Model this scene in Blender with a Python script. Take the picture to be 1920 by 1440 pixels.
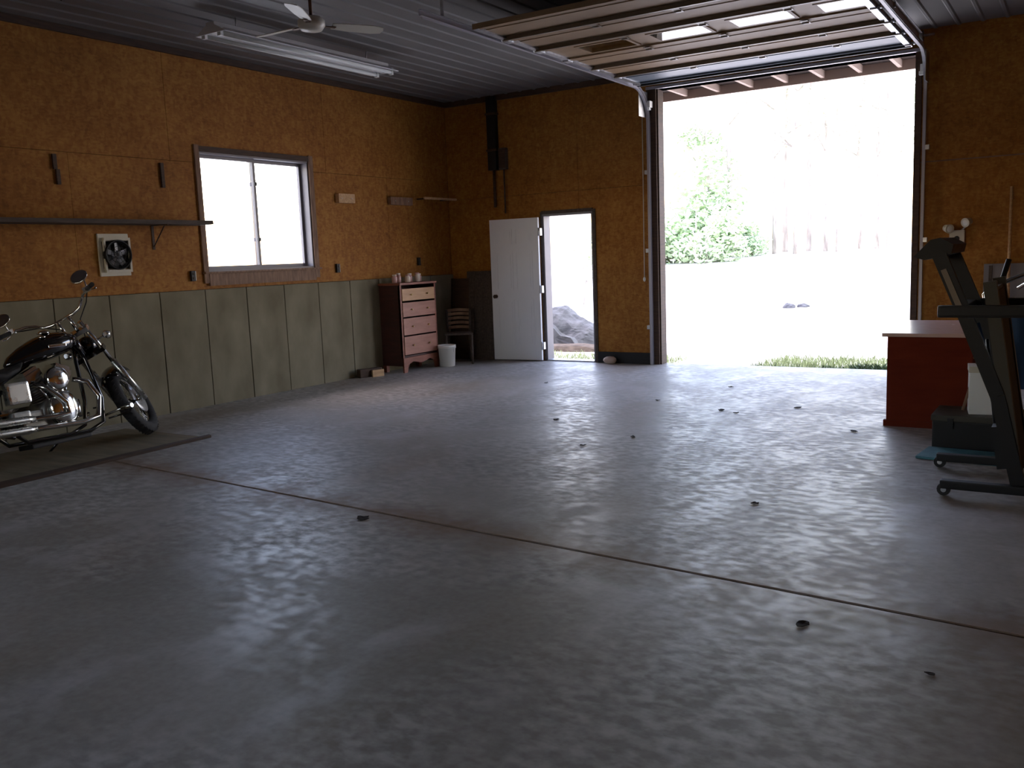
import bpy, bmesh, math, random
from math import sin, cos, pi, radians as R
from mathutils import Vector as V, Matrix as M, noise

for o in list(bpy.data.objects): bpy.data.objects.remove(o)
SC = bpy.context.scene
COL = SC.collection
rnd = random.Random(7)

# ------------------------------------------------------------------ camera
cam_d = bpy.data.cameras.new('camera'); cam = bpy.data.objects.new('camera', cam_d); COL.objects.link(cam)
cam_d.sensor_fit = 'HORIZONTAL'; cam_d.sensor_width = 36.0
cam_d.lens = 1688.84 / 1920 * 36.0
cam_d.clip_end = 500
_rt = V((0.84489268, 0.53356265, -0.03830482)); _up = V((-0.04235438, 0.13810554, 0.98951148)); _f = V((-0.53325647, 0.83440863, -0.13928307))
mat = M((_rt, _up, -_f)).transposed().to_4x4(); mat.translation = V((8.07398, -11.07121, 1.48351))
cam.matrix_world = mat
SC.camera = cam

# ------------------------------------------------------------------ sky, sun, exposure
SC.view_settings.view_transform = 'Standard'; SC.view_settings.look = 'None'
SC.view_settings.gamma = 1; SC.view_settings.use_curve_mapping = False
SC.view_settings.exposure = 0.0
W = bpy.data.worlds.new('sky'); SC.world = W; W.use_nodes = True
wn = W.node_tree.nodes; wl = W.node_tree.links
for n in list(wn): wn.remove(n)
sky = wn.new('ShaderNodeTexSky'); sky.sky_type = 'NISHITA'; sky.sun_disc = False
sky.sun_elevation = R(58); sky.sun_rotation = R(250); sky.air_density = 1.6; sky.dust_density = 1.2; sky.ozone_density = 1.0
hsv = wn.new('ShaderNodeHueSaturation'); hsv.inputs['Saturation'].default_value = 0.95
bg = wn.new('ShaderNodeBackground'); bg.inputs['Strength'].default_value = 1.5
wo = wn.new('ShaderNodeOutputWorld')
wb = wn.new('ShaderNodeMix'); wb.data_type = 'RGBA'; wb.blend_type = 'MULTIPLY'; wb.inputs[0].default_value = 1; wb.inputs[7].default_value = (1.10, .93, 1.01, 1)   # the camera's white balance leans to violet
wl.new(sky.outputs[0], hsv.inputs['Color']); wl.new(hsv.outputs[0], wb.inputs[6]); wl.new(wb.outputs[2], bg.inputs['Color']); wl.new(bg.outputs[0], wo.inputs['Surface'])
sd = bpy.data.lights.new('sun', 'SUN'); sd.energy = 9.0; sd.angle = R(0.6); sd.color = (1, .95, .88)
sun = bpy.data.objects.new('sun', sd); COL.objects.link(sun)
sun.rotation_euler = V((-0.40, -0.12, -0.93)).to_track_quat('-Z', 'Y').to_euler()   # high sun from the right, slightly beyond the yard

# ------------------------------------------------------------------ materials
def newmat(name):
    m = bpy.data.materials.new(name); m.use_nodes = True
    nt = m.node_tree; b = nt.nodes['Principled BSDF']
    return m, nt, b
def plain(name, col, rough=.6, metal=0, spec=.5, coat=0):
    m, nt, b = newmat(name)
    b.inputs['Base Color'].default_value = (*col, 1); b.inputs['Roughness'].default_value = rough
    b.inputs['Metallic'].default_value = metal; b.inputs['Specular IOR Level'].default_value = spec
    b.inputs['Coat Weight'].default_value = coat
    # faint procedural wear in the roughness
    n = nt.nodes.new('ShaderNodeTexNoise'); n.inputs['Scale'].default_value = 14; n.inputs['Detail'].default_value = 4
    mr = nt.nodes.new('ShaderNodeMapRange'); mr.inputs[3].default_value = max(.02, rough*.8); mr.inputs[4].default_value = min(1, rough*1.2)
    tc = nt.nodes.new('ShaderNodeTexCoord')
    nt.links.new(tc.outputs['Object'], n.inputs['Vector']); nt.links.new(n.outputs[0], mr.inputs[0]); nt.links.new(mr.outputs[0], b.inputs['Roughness'])
    return m
def noisy(name, c1, c2, scale=8, rough=.8, detail=6, stretch=(1,1,1), bump=.1, metal=0, rough2=None, spec=.5, lo=.3, hi=.7):
    m, nt, b = newmat(name)
    tc = nt.nodes.new('ShaderNodeTexCoord'); mp = nt.nodes.new('ShaderNodeMapping'); mp.inputs['Scale'].default_value = stretch
    n = nt.nodes.new('ShaderNodeTexNoise'); n.inputs['Scale'].default_value = scale; n.inputs['Detail'].default_value = detail
    r = nt.nodes.new('ShaderNodeValToRGB'); r.color_ramp.elements[0].color = (*c1, 1); r.color_ramp.elements[1].color = (*c2, 1)
    r.color_ramp.elements[0].position = lo; r.color_ramp.elements[1].position = hi
    L = nt.links
    L.new(tc.outputs['Object'], mp.inputs[0]); L.new(mp.outputs[0], n.inputs['Vector']); L.new(n.outputs[0], r.inputs[0]); L.new(r.outputs[0], b.inputs['Base Color'])
    b.inputs['Roughness'].default_value = rough; b.inputs['Metallic'].default_value = metal; b.inputs['Specular IOR Level'].default_value = spec
    if rough2 is not None:
        mr = nt.nodes.new('ShaderNodeMapRange'); mr.inputs[1].default_value = lo; mr.inputs[2].default_value = hi; mr.inputs[3].default_value = rough; mr.inputs[4].default_value = rough2
        L.new(n.outputs[0], mr.inputs[0]); L.new(mr.outputs[0], b.inputs['Roughness'])
    if bump:
        bp = nt.nodes.new('ShaderNodeBump'); bp.inputs['Strength'].default_value = bump; bp.inputs['Distance'].default_value = .01
        L.new(n.outputs[0], bp.inputs['Height']); L.new(bp.outputs[0], b.inputs['Normal'])
    return m

def osb(name='osb', dark=1.0):
    m, nt, b = newmat(name); L = nt.links; N = nt.nodes.new
    tc = N('ShaderNodeTexCoord')
    def chips(sc, st):
        mp = N('ShaderNodeMapping'); mp.inputs['Scale'].default_value = st; L.new(tc.outputs['Object'], mp.inputs[0])
        v = N('ShaderNodeTexVoronoi'); v.inputs['Scale'].default_value = sc; v.inputs['Randomness'].default_value = 1
        L.new(mp.outputs[0], v.inputs['Vector']); s = N('ShaderNodeSeparateColor'); L.new(v.outputs['Color'], s.inputs[0]); return s.outputs[0]
    a = chips(26, (1, 1, 2.2)); c = chips(20, (1.8, 1.8, .9))
    big = N('ShaderNodeTexNoise'); big.inputs['Scale'].default_value = 1.3; big.inputs['Detail'].default_value = 3; L.new(tc.outputs['Object'], big.inputs['Vector'])
    mid = N('ShaderNodeTexNoise'); mid.inputs['Scale'].default_value = 9; mid.inputs['Detail'].default_value = 5; L.new(tc.outputs['Object'], mid.inputs['Vector'])
    def mth(op, x, y):
        k = N('ShaderNodeMath'); k.operation = op
        for i, t in enumerate((x, y)):
            if isinstance(t, (int, float)): k.inputs[i].default_value = t
            else: L.new(t, k.inputs[i])
        return k.outputs[0]
    v = mth('ADD', mth('MULTIPLY', a, .17), mth('MULTIPLY', c, .15))
    v = mth('ADD', v, mth('MULTIPLY', mid.outputs[0], .34)); v = mth('ADD', v, mth('MULTIPLY', big.outputs[0], .50))
    r = N('ShaderNodeValToRGB'); e = r.color_ramp.elements
    e[0].position = .25; e[0].color = (.16*dark, .053*dark, .007*dark, 1); e[1].position = .95; e[1].color = (.46*dark, .225*dark, .048*dark, 1)
    k = e.new(.55); k.color = (.285*dark, .113*dark, .017*dark, 1)
    L.new(v, r.inputs[0]); L.new(r.outputs[0], b.inputs['Base Color']); b.inputs['Roughness'].default_value = .72
    b.inputs['Specular IOR Level'].default_value = .3
    bp = N('ShaderNodeBump'); bp.inputs['Strength'].default_value = .12; bp.inputs['Distance'].default_value = .004; L.new(v, bp.inputs['Height']); L.new(bp.outputs[0], b.inputs['Normal'])
    return m

def floor_mat():
    m, nt, b = newmat('worn_concrete_floor'); L = nt.links; N = nt.nodes.new
    tc = N('ShaderNodeTexCoord')
    def mth(op, x, y=0):
        k = N('ShaderNodeMath'); k.operation = op
        for i, t in enumerate((x, y)):
            if isinstance(t, (int, float)): k.inputs[i].default_value = t
            else: L.new(t, k.inputs[i])
        return k.outputs[0]
    def nz(sc, det, st=(1,1,1), rot=0, dist=0):
        mp = N('ShaderNodeMapping'); mp.inputs['Scale'].default_value = st; mp.inputs['Rotation'].default_value = (0, 0, rot); L.new(tc.outputs['Object'], mp.inputs[0])
        n = N('ShaderNodeTexNoise'); n.inputs['Scale'].default_value = sc; n.inputs['Detail'].default_value = det; n.inputs['Distortion'].default_value = dist
        L.new(mp.outputs[0], n.inputs['Vector']); return n.outputs[0]
    A = nz(.55, 7, dist=.4); B = nz(2.6, 12, (1, .7, 1), .5, .5); E_ = nz(17, 14, (.7, 1, 1), .2, .15); F_ = nz(.75, 6, (1, 1, 1), .9, .5); Cn = nz(1.1, 4, (1, .5, 1), 1.2); D = nz(30, 4)
    def ramp(x, p, q, c1=(0,0,0,1), c2=(1,1,1,1)):
        r = N('ShaderNodeValToRGB'); r.color_ramp.elements[0].position = p; r.color_ramp.elements[1].position = q
        r.color_ramp.elements[0].color = c1; r.color_ramp.elements[1].color = c2; L.new(x, r.inputs[0]); return r.outputs[0]
    def mix(f, x, y, mode='MIX'):
        k = N('ShaderNodeMix'); k.data_type = 'RGBA'; k.blend_type = mode
        for s, t in ((0, f), (6, x), (7, y)):
            if isinstance(t, (int, float)): k.inputs[s].default_value = t
            elif isinstance(t, tuple): k.inputs[s].default_value = t
            else: L.new(t, k.inputs[s])
        return k.outputs[2]
    base = ramp(A, .35, .7, (.27, .245, .205, 1), (.43, .40, .355, 1))
    lite = ramp(B, .50, .68)
    c = mix(lite, base, (.66, .645, .66, 1))
    # fine scuffs inside the pale patches
    zone = ramp(F_, .44, .58)
    c = mix(mth('MULTIPLY', zone, .8), c, mix(ramp(E_, .40, .66), (.20, .19, .175, 1), (.85, .83, .81, 1)))
    c = mix(.38, base, c)
    brown = ramp(Cn, .52, .72)
    c = mix(brown, c, mix(.5, c, (.25, .175, .10, 1)))
    c = mix(.12, c, ramp(D, .3, .7, (.1,.1,.1,1), (.6,.6,.6,1)))
    # rusty dirt beside the saw cut
    sp = N('ShaderNodeSeparateXYZ'); L.new(tc.outputs['Object'], sp.inputs[0])
    d = mth('ABSOLUTE', mth('ADD', mth('ADD', sp.outputs[1], mth('MULTIPLY', sp.outputs[0], .077)), 6.745))
    wob = mth('ADD', d, mth('MULTIPLY', mth('SUBTRACT', B, .5), .5))
    near = ramp(wob, .0, .34, (1,1,1,1), (0,0,0,1))
    c = mix(mth('MULTIPLY', near, .8), c, (.20, .115, .06, 1))
    L.new(c, b.inputs['Base Color'])
    mixed = mth('ADD', mth('MULTIPLY', B, .38), mth('MULTIPLY', E_, .62))
    rr = N('ShaderNodeMapRange'); rr.inputs[1].default_value = .42; rr.inputs[2].default_value = .60; rr.inputs[3].default_value = .56; rr.inputs[4].default_value = .36
    L.new(mixed, rr.inputs[0]); L.new(rr.outputs[0], b.inputs['Roughness'])
    b.inputs['Specular IOR Level'].default_value = .3
    bp = N('ShaderNodeBump'); bp.inputs['Strength'].default_value = .12; bp.inputs['Distance'].default_value = .003; L.new(B, bp.inputs['Height']); L.new(bp.outputs[0], b.inputs['Normal'])
    return m

def glass(name='window_glass', tint=(.97, 1, .99)):
    m, nt, b = newmat(name); nt.nodes.remove(b); L = nt.links; N = nt.nodes.new
    out = [n for n in nt.nodes if n.type == 'OUTPUT_MATERIAL'][0]
    t = N('ShaderNodeBsdfTransparent'); t.inputs[0].default_value = (*tint, 1)
    g = N('ShaderNodeBsdfGlossy'); g.inputs['Roughness'].default_value = .03
    lw = N('ShaderNodeLayerWeight'); lw.inputs[0].default_value = .5
    pw = N('ShaderNodeMath'); pw.operation = 'POWER'; L.new(lw.outputs['Facing'], pw.inputs[0]); pw.inputs[1].default_value = 5
    fr = N('ShaderNodeMath'); fr.operation = 'MULTIPLY_ADD'; L.new(pw.outputs[0], fr.inputs[0]); fr.inputs[1].default_value = .92; fr.inputs[2].default_value = .05
    mx = N('ShaderNodeMixShader'); L.new(fr.outputs[0], mx.inputs[0]); L.new(t.outputs[0], mx.inputs[1]); L.new(g.outputs[0], mx.inputs[2]); L.new(mx.outputs[0], out.inputs[0])
    return m

MT = dict(
    osb=osb(), floor=floor_mat(), glass=glass(),
    conc=noisy('poured_concrete', (.145, .125, .075), (.235, .21, .14), 3.5, .85, 8, (1, 1, .6), .15),
    joint=plain('joint_dirt', (.06, .055, .04), .9),
    backing=plain('dark_backing', (.04, .03, .02), .9),
    steelceil=noisy('painted_steel_ceiling', (.125, .12, .12), (.165, .16, .16), 2, .55, 4, (1, .3, 1), .02),
    darkwood=noisy('dark_stained_trim', (.035, .018, .01), (.07, .035, .018), 6, .7, 6, (1, 1, 8)),
    framewood=noisy('window_casing_wood', (.14, .075, .045), (.26, .15, .09), 6, .7, 6, (1, 6, 1)),
    pine=noisy('pine_lumber', (.42, .25, .12), (.60, .40, .22), 5, .7, 6, (1, 8, 8)),
    greywood=noisy('weathered_board', (.045, .032, .026), (.09, .068, .055), 5, .8, 6, (6, 1, 6)),
    vinyl=plain('grey_window_vinyl', (.17, .16, .18), .45),
    whitepaint=plain('white_door_paint', (.78, .80, .84), .45),
    whiteplastic=plain('white_plastic', (.78, .80, .78), .4),
    offwhite=plain('aged_white_plastic', (.55, .52, .42), .5),
    black=plain('black_plastic', (.010, .010, .011), .5, spec=.3),
    blackpaint=plain('gloss_black_paint', (.006, .005, .006), .12, coat=.8),
    rubber=noisy('tyre_rubber', (.012, .012, .013), (.03, .03, .032), 20, .75, 4),
    chrome=plain('chrome', (.75, .75, .73), .12, 1),
    alu=plain('polished_aluminium', (.62, .62, .58), .28, 1),
    castalu=noisy('cast_aluminium', (.22, .22, .21), (.36, .36, .34), 14, .42, 4, metal=.9, bump=.05),
    galv=noisy('galvanised_steel', (.42, .43, .45), (.62, .63, .65), 18, .38, 4, metal=.9, bump=.03),
    whitetrack=plain('pale_steel_track', (.36, .35, .38), .45, .3),
    doorskin=noisy('tan_steel_door_skin', (.23, .15, .08), (.29, .19, .11), 5, .55, 4, (.4, 1, 1), .02, spec=.25),
    doorblue=noisy('blue_grey_steel_door_skin', (.06, .085, .12), (.11, .13, .16), 5, .45, 4, (.4, 1, 1), .02),
    strut=plain('dark_door_strut', (.16, .12, .08), .4),
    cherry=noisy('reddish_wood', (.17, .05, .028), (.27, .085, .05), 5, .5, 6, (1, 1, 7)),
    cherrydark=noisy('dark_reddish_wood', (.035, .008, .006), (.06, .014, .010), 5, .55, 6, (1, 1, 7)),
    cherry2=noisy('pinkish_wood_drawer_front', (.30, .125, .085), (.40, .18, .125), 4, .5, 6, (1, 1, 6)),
    honey=noisy('honey_wood_drawer_front', (.40, .215, .095), (.52, .30, .15), 4, .5, 6, (1, 1, 6)),
    desk=noisy('red_brown_laminate', (.12, .014, .004), (.16, .022, .006), 3, .7, 5, (1, 1, 5), spec=.15),
    desktop=plain('desk_top_laminate', (.55, .36, .30), .25),
    brass=plain('brass', (.6, .42, .16), .3, 1),
    blade=plain('cream_fan_blade', (.62, .60, .52), .35),
    brownmetal=plain('brown_metal', (.10, .05, .03), .4, .5),
    tube=plain('unlit_fluorescent_tube', (.75, .78, .76), .25),
    reflector=plain('fixture_white_enamel', (.62, .62, .62), .3),
    gravel=noisy('pale_gravel_yard', (.42, .40, .36), (.62, .60, .55), 22, .95, 8, bump=.4),
    grass=plain('grass_blades', (.28, .33, .17), .7),
    weed=plain('weed_leaves', (.10, .15, .06), .7),
    soil=noisy('soil', (.035, .025, .018), (.08, .06, .045), 9, .95),
    rock=noisy('grey_granite', (.035, .037, .042), (.085, .088, .095), 6, .9, 8, bump=.5),
    bark=noisy('bark', (.25, .22, .20), (.48, .44, .40), 9, .95, 6, (1, 1, .2), .4),
    leaf1=plain('pale_green_leaves', (.55, .66, .42), .6),
    leaf2=plain('deep_green_leaves', (.46, .58, .37), .6),
    leaf3=plain('yellow_green_leaves', (.60, .66, .42), .6),
    deadleaf=plain('dead_leaf', (.022, .014, .011), .9, spec=.2),
    tealmat=noisy('teal_foam_mat', (.05, .16, .20), (.08, .24, .30), 12, .8),
    bluemetal=plain('blue_metal', (.06, .14, .30), .3, .3),
    olive=plain('dark_olive_frame', (.05, .046, .035), .5, spec=.3),
    jar=plain('pink_glass_jar', (.62, .38, .36), .2),
    candle=plain('cream_wax', (.75, .66, .58), .5),
    ply=noisy('weathered_plywood', (.15, .12, .07), (.24, .19, .12), 2.5, .8, 6, (1, 5, 1)),
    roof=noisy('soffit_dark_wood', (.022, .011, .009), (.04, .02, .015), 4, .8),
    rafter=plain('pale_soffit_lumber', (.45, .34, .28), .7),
    redglass=plain('red_lens', (.5, .02, .02), .15),
    lens=plain('lamp_lens', (.75, .76, .72), .08),
)

# ------------------------------------------------------------------ mesh helpers
class MB:
    def __init__(s): s.bm = bmesh.new()
    def box(s, x0, x1, y0, y1, z0, z1, m=None, bev=0):
        r = bmesh.ops.create_cube(s.bm, size=1)
        vs = r['verts']
        for v in vs: v.co = V(((x0+x1)/2 + v.co.x*(x1-x0), (y0+y1)/2 + v.co.y*(y1-y0), (z0+z1)/2 + v.co.z*(z1-z0)))
        if bev:
            es = list({e for v in vs for e in v.link_edges})
            rb = bmesh.ops.bevel(s.bm, geom=es, offset=bev, segments=2, affect='EDGES', profile=.7)
            vs = rb['verts']
            vs = list({v for f in rb['faces'] for v in f.verts} | {v for v in vs if v.is_valid})
        if m is not None:
            for v in vs: v.co = m @ v.co
        return s
    def bar(s, p, q, w, h, up=(0,0,1)):
        p = V(p); q = V(q); d = (q-p); L = d.length; d.normalize(); u = V(up)
        x = d.cross(u)
        if x.length < 1e-4: x = d.cross(V((1,0,0)))
        x.normalize(); u = x.cross(d)
        m = M((x, d, u)).transposed().to_4x4(); m.translation = p
        return s.box(-w/2, w/2, 0, L, -h/2, h/2, m)
    def tube(s, pts, r, n=10, cap=True, close=False):
        pts = [V(p) for p in pts]; k = len(pts)
        rs = r if isinstance(r, (list, tuple)) else [r]*k
        rings = []; prev = None
        for i, p in enumerate(pts):
            if close: t = pts[(i+1) % k] - pts[i-1]
            else: t = (pts[min(i+1, k-1)] - pts[max(i-1, 0)])
            t.normalize()
            if prev is None:
                a = t.cross(V((0,0,1)))
                if a.length < .05: a = t.cross(V((1,0,0)))
            else: a = prev - t*prev.dot(t)
            a.normalize(); prev = a; b = t.cross(a)
            rings.append([s.bm.verts.new(p + (a*cos(2*pi*j/n) + b*sin(2*pi*j/n))*rs[i]) for j in range(n)])
        for i in range(k if close else k-1):
            A = rings[i]; B = rings[(i+1) % k]
            for j in range(n):
                f = s.bm.faces.new((A[j], A[(j+1) % n], B[(j+1) % n], B[j])); f.smooth = True
        if cap and not close:
            s.bm.faces.new(rings[0][::-1]); s.bm.faces.new(rings[-1])
        return s
    def lathe(s, prof, m=None, n=24, cap=True):
        rings = []
        for r, z in prof:
            rings.append([s.bm.verts.new((r*cos(2*pi*j/n), r*sin(2*pi*j/n), z)) for j in range(n)])
        for i in range(len(rings)-1):
            for j in range(n):
                f = s.bm.faces.new((rings[i][j], rings[i][(j+1) % n], rings[i+1][(j+1) % n], rings[i+1][j])); f.smooth = True
        if cap:
            s.bm.faces.new(rings[0][::-1]); s.bm.faces.new(rings[-1])
        if m is not None:
            for rg in rings:
                for v in rg: v.co = m @ v.co
        return s
    def torus(s, c, R_, r, axis='X', n=36, k=10, a0=0, a1=2*pi, sq=1):
        full = abs(a1-a0-2*pi) < 1e-4; c = V(c); rings = []
        cnt = n if full else n+1
        for i in range(cnt):
            a = a0 + (a1-a0)*i/n
            ring = []
            for j in range(k):
                b = 2*pi*j/k; rr = R_ + r*cos(b)*sq; w = r*sin(b)
                if axis == 'X': p = V((w, rr*cos(a), rr*sin(a)))
                elif axis == 'Z': p = V((rr*cos(a), rr*sin(a), w))
                else: p = V((rr*cos(a), w, rr*sin(a)))
                ring.append(s.bm.verts.new(c+p))
            rings.append(ring)
        for i in range(cnt if full else cnt-1):
            A = rings[i]; B = rings[(i+1) % cnt]
            for j in range(k):
                f = s.bm.faces.new((A[j], A[(j+1) % k], B[(j+1) % k], B[j])); f.smooth = True
        if not full: s.bm.faces.new(rings[0]); s.bm.faces.new(rings[-1][::-1])
        return s
    def prism(s, pts, t, m=None, bev=0):
        """outline in XY extruded by t in Z"""
        a = [s.bm.verts.new((x, y, 0)) for x, y in pts]; b = [s.bm.verts.new((x, y, t)) for x, y in pts]
        n = len(pts)
        s.bm.faces.new(a[::-1]); s.bm.faces.new(b)
        for i in range(n): s.bm.faces.new((a[i], a[(i+1) % n], b[(i+1) % n], b[i]))
        if m is not None:
            for v in a+b: v.co = m @ v.co
        return s
    def loft(s, secs, cap=True, smooth=True):
        rings = [[s.bm.verts.new(p) for p in sec] for sec in secs]; n = len(secs[0])
        for i in range(len(rings)-1):
            for j in range(n):
                f = s.bm.faces.new((rings[i][j], rings[i][(j+1) % n], rings[i+1][(j+1) % n], rings[i+1][j])); f.smooth = smooth
        if cap: s.bm.faces.new(rings[0][::-1]); s.bm.faces.new(rings[-1])
        return s
    def sphere(s, c, r, sc=(1,1,1), n=16):
        q = bmesh.ops.create_uvsphere(s.bm, u_segments=n, v_segments=max(6, n//2), radius=r)
        for v in q['verts']: v.co = V((v.co.x*sc[0], v.co.y*sc[1], v.co.z*sc[2])) + V(c)
        for f in {f for v in q['verts'] for f in v.link_faces}: f.smooth = True
        return s
    def xf(s, m):
        for v in s.bm.verts: v.co = m @ v.co
        return s
    def build(s, name, mt, parent=None, kind=None, label=None, fix=True):
        if fix: bmesh.ops.recalc_face_normals(s.bm, faces=s.bm.faces[:])
        me = bpy.data.meshes.new(name); s.bm.to_mesh(me); s.bm.free()
        me.materials.append(MT[mt] if isinstance(mt, str) else mt)
        o = bpy.data.objects.new(name, me); COL.objects.link(o)
        if parent: o.parent = parent
        if kind: o['kind'] = kind
        if label: o['label'] = label
        return o
def tag(o, label, cat, group=None):
    o['label'] = label; o['category'] = cat
    if group: o['group'] = group
    return o
def thing(name, label, cat, loc=(0,0,0), rz=0, group=None):
    o = bpy.data.objects.new(name, None); COL.objects.link(o); o.location = loc; o.rotation_euler = (0, 0, rz); o.empty_display_size = .1
    return tag(o, label, cat, group)
def child_copy(src, parent, loc=None, rot=None):
    c = src.copy(); COL.objects.link(c); c.parent = parent
    if loc is not None: c.location = loc
    if rot is not None: c.rotation_euler = rot
    return c
def copy_tree(o, parent=None):
    c = o.copy(); COL.objects.link(c); c.parent = parent
    for ch in list(o.children): copy_tree(ch, c)
    return c
def struct(o): o['kind'] = 'structure'; return o
def sheet(ax, u0, u1, z0, z1, w0, w1, holes=()):
    """board in wall plane; ax='x' -> wall normal x (u is y); ax='y' -> wall normal y (u is x); w0,w1 thickness span"""
    us = sorted({u0, u1, *[min(max(h[i], u0), u1) for h in holes for i in (0, 1)]}); zs = sorted({z0, z1, *[min(max(h[i], z0), z1) for h in holes for i in (2, 3)]})
    mb = MB(); any_ = False
    for a, b in zip(us, us[1:]):
        for c, d in zip(zs, zs[1:]):
            if b-a < 1e-4 or d-c < 1e-4: continue
            um, zm = (a+b)/2, (c+d)/2
            if any(h[0] < um < h[1] and h[2] < zm < h[3] for h in holes): continue
            any_ = True
            if ax == 'x': mb.box(w0, w1, a, b, c, d)
            else: mb.box(a, b, w0, w1, c, d)
    return mb if any_ else None

# ------------------------------------------------------------------ room shell
H = 3.76; CZ = 1.266; XR = 9.6; YB = -14.0
WIN = (-4.50, -2.86, 1.43, 2.74)               # rough opening in the left wall
DOOR = (1.60, 2.40, 0.0, 2.06); GAR = (3.35, 6.42, 0.0, 3.53)
# floor: two slabs split by a saw cut that runs right across the room
base = MB().box(-.2, XR, YB, .0, -.15, -.03).build('floor', 'joint'); struct(base)
def cutY(x): return -6.745 - .077*x
g = .014
MB().prism([(-.0, cutY(0)+g), (XR, cutY(XR)+g), (XR, 0), (0, 0)], .03, M.Translation((0, 0, -.03))).build('slab', 'floor', base)
MB().prism([(0, YB), (XR, YB), (XR, cutY(XR)-g), (0, cutY(0)-g)], .03, M.Translation((0, 0, -.03))).build('slab', 'floor', base)
MB().box(-.2, XR, .0, .16, -.15, -.0).build('threshold', 'floor', base)

# left wall: concrete stem wall below, strand board above
wl_ = sheet('x', YB, .15, -.15, H, -.17, -.03, [WIN]).build('wall_left', 'backing'); struct(wl_)
y = .0; ref = -2.856
joints = [ref - .572*k for k in range(-4, 19)]
edges = [0.0] + [j for j in joints if j < -.2]
for a, b in zip(edges, edges[1:]):
    if b < YB: break
    w = .004*rnd.random()
    MB().box(-.03, .03 - w, b+.006, a-.006, 0, CZ-.004).build('concrete_panel', 'conc', wl_)
MB().box(-.03, .012, YB, 0, 0, CZ-.012).build('joint_filler', 'joint', wl_)
up = [-.27 - 2.29*k for k in range(0, 7)]; up = [0] + up
for a, b in zip(up, up[1:]):
    s = sheet('x', max(b, YB)+.002, a-.002, 2.615, H, -.03, 0.0 - .002*rnd.random(), [WIN])
    if s: s.build('board', 'osb', wl_)
lo = [0, -1.40, -3.69, -5.98, -8.27, -10.56, -12.85, -14]
for a, b in zip(lo, lo[1:]):
    s = sheet('x', b+.002, a-.002, CZ, 2.611, -.03, 0.0 - .002*rnd.random(), [WIN])
    if s: s.build('board', 'osb', wl_)
# back wall with the walk door and the big door
wb = sheet('y', -.17, XR, 0, H+.1, .03, .17, [DOOR, GAR]).build('wall_back', 'backing'); struct(wb)
xs = [0, 1.05, 2.19, 3.33, 4.9, 6.44, 8.7, XR]
for a, b in zip(xs, xs[1:]):
    for z0, z1 in ((.0, 2.348), (2.352, H)):
        s = sheet('y', a+.002, b-.002, z0, z1, 0.0 + .002*rnd.random(), .03, [DOOR, GAR])
        if s: s.build('board', 'osb', wb)
MB().box(6.47, 8.7, -.004, .0, 2.343, 2.357).build('joint_tape', 'framewood', wb)
wr = MB().box(XR, XR+.15, YB, .15, 0, H).build('wall_right', 'backing'); struct(wr)
for k in range(6):
    MB().box(XR-.012, XR, YB+2.36*k+.002, min(0, YB+2.36*(k+1))-.002, 0, H).build('board', 'osb', wr)
FILL_WIN = [(.9, 3.1, .9, 2.6), (3.6, 5.4, .9, 2.6)]  # unseen windows added behind the view to light near floor and left wall
wf = sheet('y', -.2, XR+.15, 0, H, YB-.15, YB, FILL_WIN).build('wall_front', 'backing'); struct(wf)
for k in range(4):
    sheet('y', 2.4*k+.002, 2.4*(k+1)-.002, 0, H, YB, YB+.012, FILL_WIN).build('board', 'osb', wf)
for n_, (a, b, c, d) in enumerate(FILL_WIN):
    w_ = struct(MB().box(a, a+.05, YB-.15, YB+.02, c, d).box(b-.05, b, YB-.15, YB+.02, c, d).box(a+.05, b-.05, YB-.15, YB+.02, c, c+.05).box(a+.05, b-.05, YB-.15, YB+.02, d-.05, d).box((a+b)/2-.025, (a+b)/2+.025, YB-.12, YB-.05, c+.05, d-.05).build('window_%d' % (n_+2), 'vinyl'))
    MB().box(a+.05, b-.05, YB-.09, YB-.084, c+.05, d-.05).build('pane', 'glass', w_)
# ceiling of ribbed steel sheets running towards the back wall
ce = MB().box(-.2, XR+.15, YB-.15, .17, H+.03, H+.12).build('ceiling', 'backing'); struct(ce)
def ceil_sheet(w):
    pts = []
    n = 4; p = w/n
    for i in range(n):
        x = i*p
        pts += [(x, 0), (x+p-.060, 0), (x+p-.045, -.011), (x+p-.020, -.011), (x+p-.005, 0)]
    pts.append((w, 0))
    mb = MB(); L = -YB
    A = [mb.bm.verts.new((x, YB, z)) for x, z in pts]; B = [mb.bm.verts.new((x, 0, z)) for x, z in pts]
    C = [mb.bm.verts.new((x, YB, z+.008)) for x, z in pts]; D = [mb.bm.verts.new((x, 0, z+.008)) for x, z in pts]
    for i in range(len(pts)-1):
        mb.bm.faces.new((A[i], A[i+1], B[i+1], B[i])); mb.bm.faces.new((D[i], D[i+1], C[i+1], C[i]))
    return mb
cs = ceil_sheet(.912).build('steel_sheet', 'steelceil', ce, fix=False); cs.location = (0, 0, H)
for k in range(1, 11):
    child_copy(cs, ce, (k*.914, 0, H))
struct(MB().box(.0, .03, YB, 0, H-.07, H-.0).build('trim_left', 'darkwood'))
struct(MB().box(.03, 3.26, -.03, 0, H-.075, H-.0).build('trim_back', 'darkwood'))
struct(MB().box(.0, 1.55, -.022, 0, 0, .12).build('baseboard_back', 'darkwood'))
bb = struct(MB().box(2.44, 3.22, -.03, 0, 0, .15).build('baseboard_back', 'black'))

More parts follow.
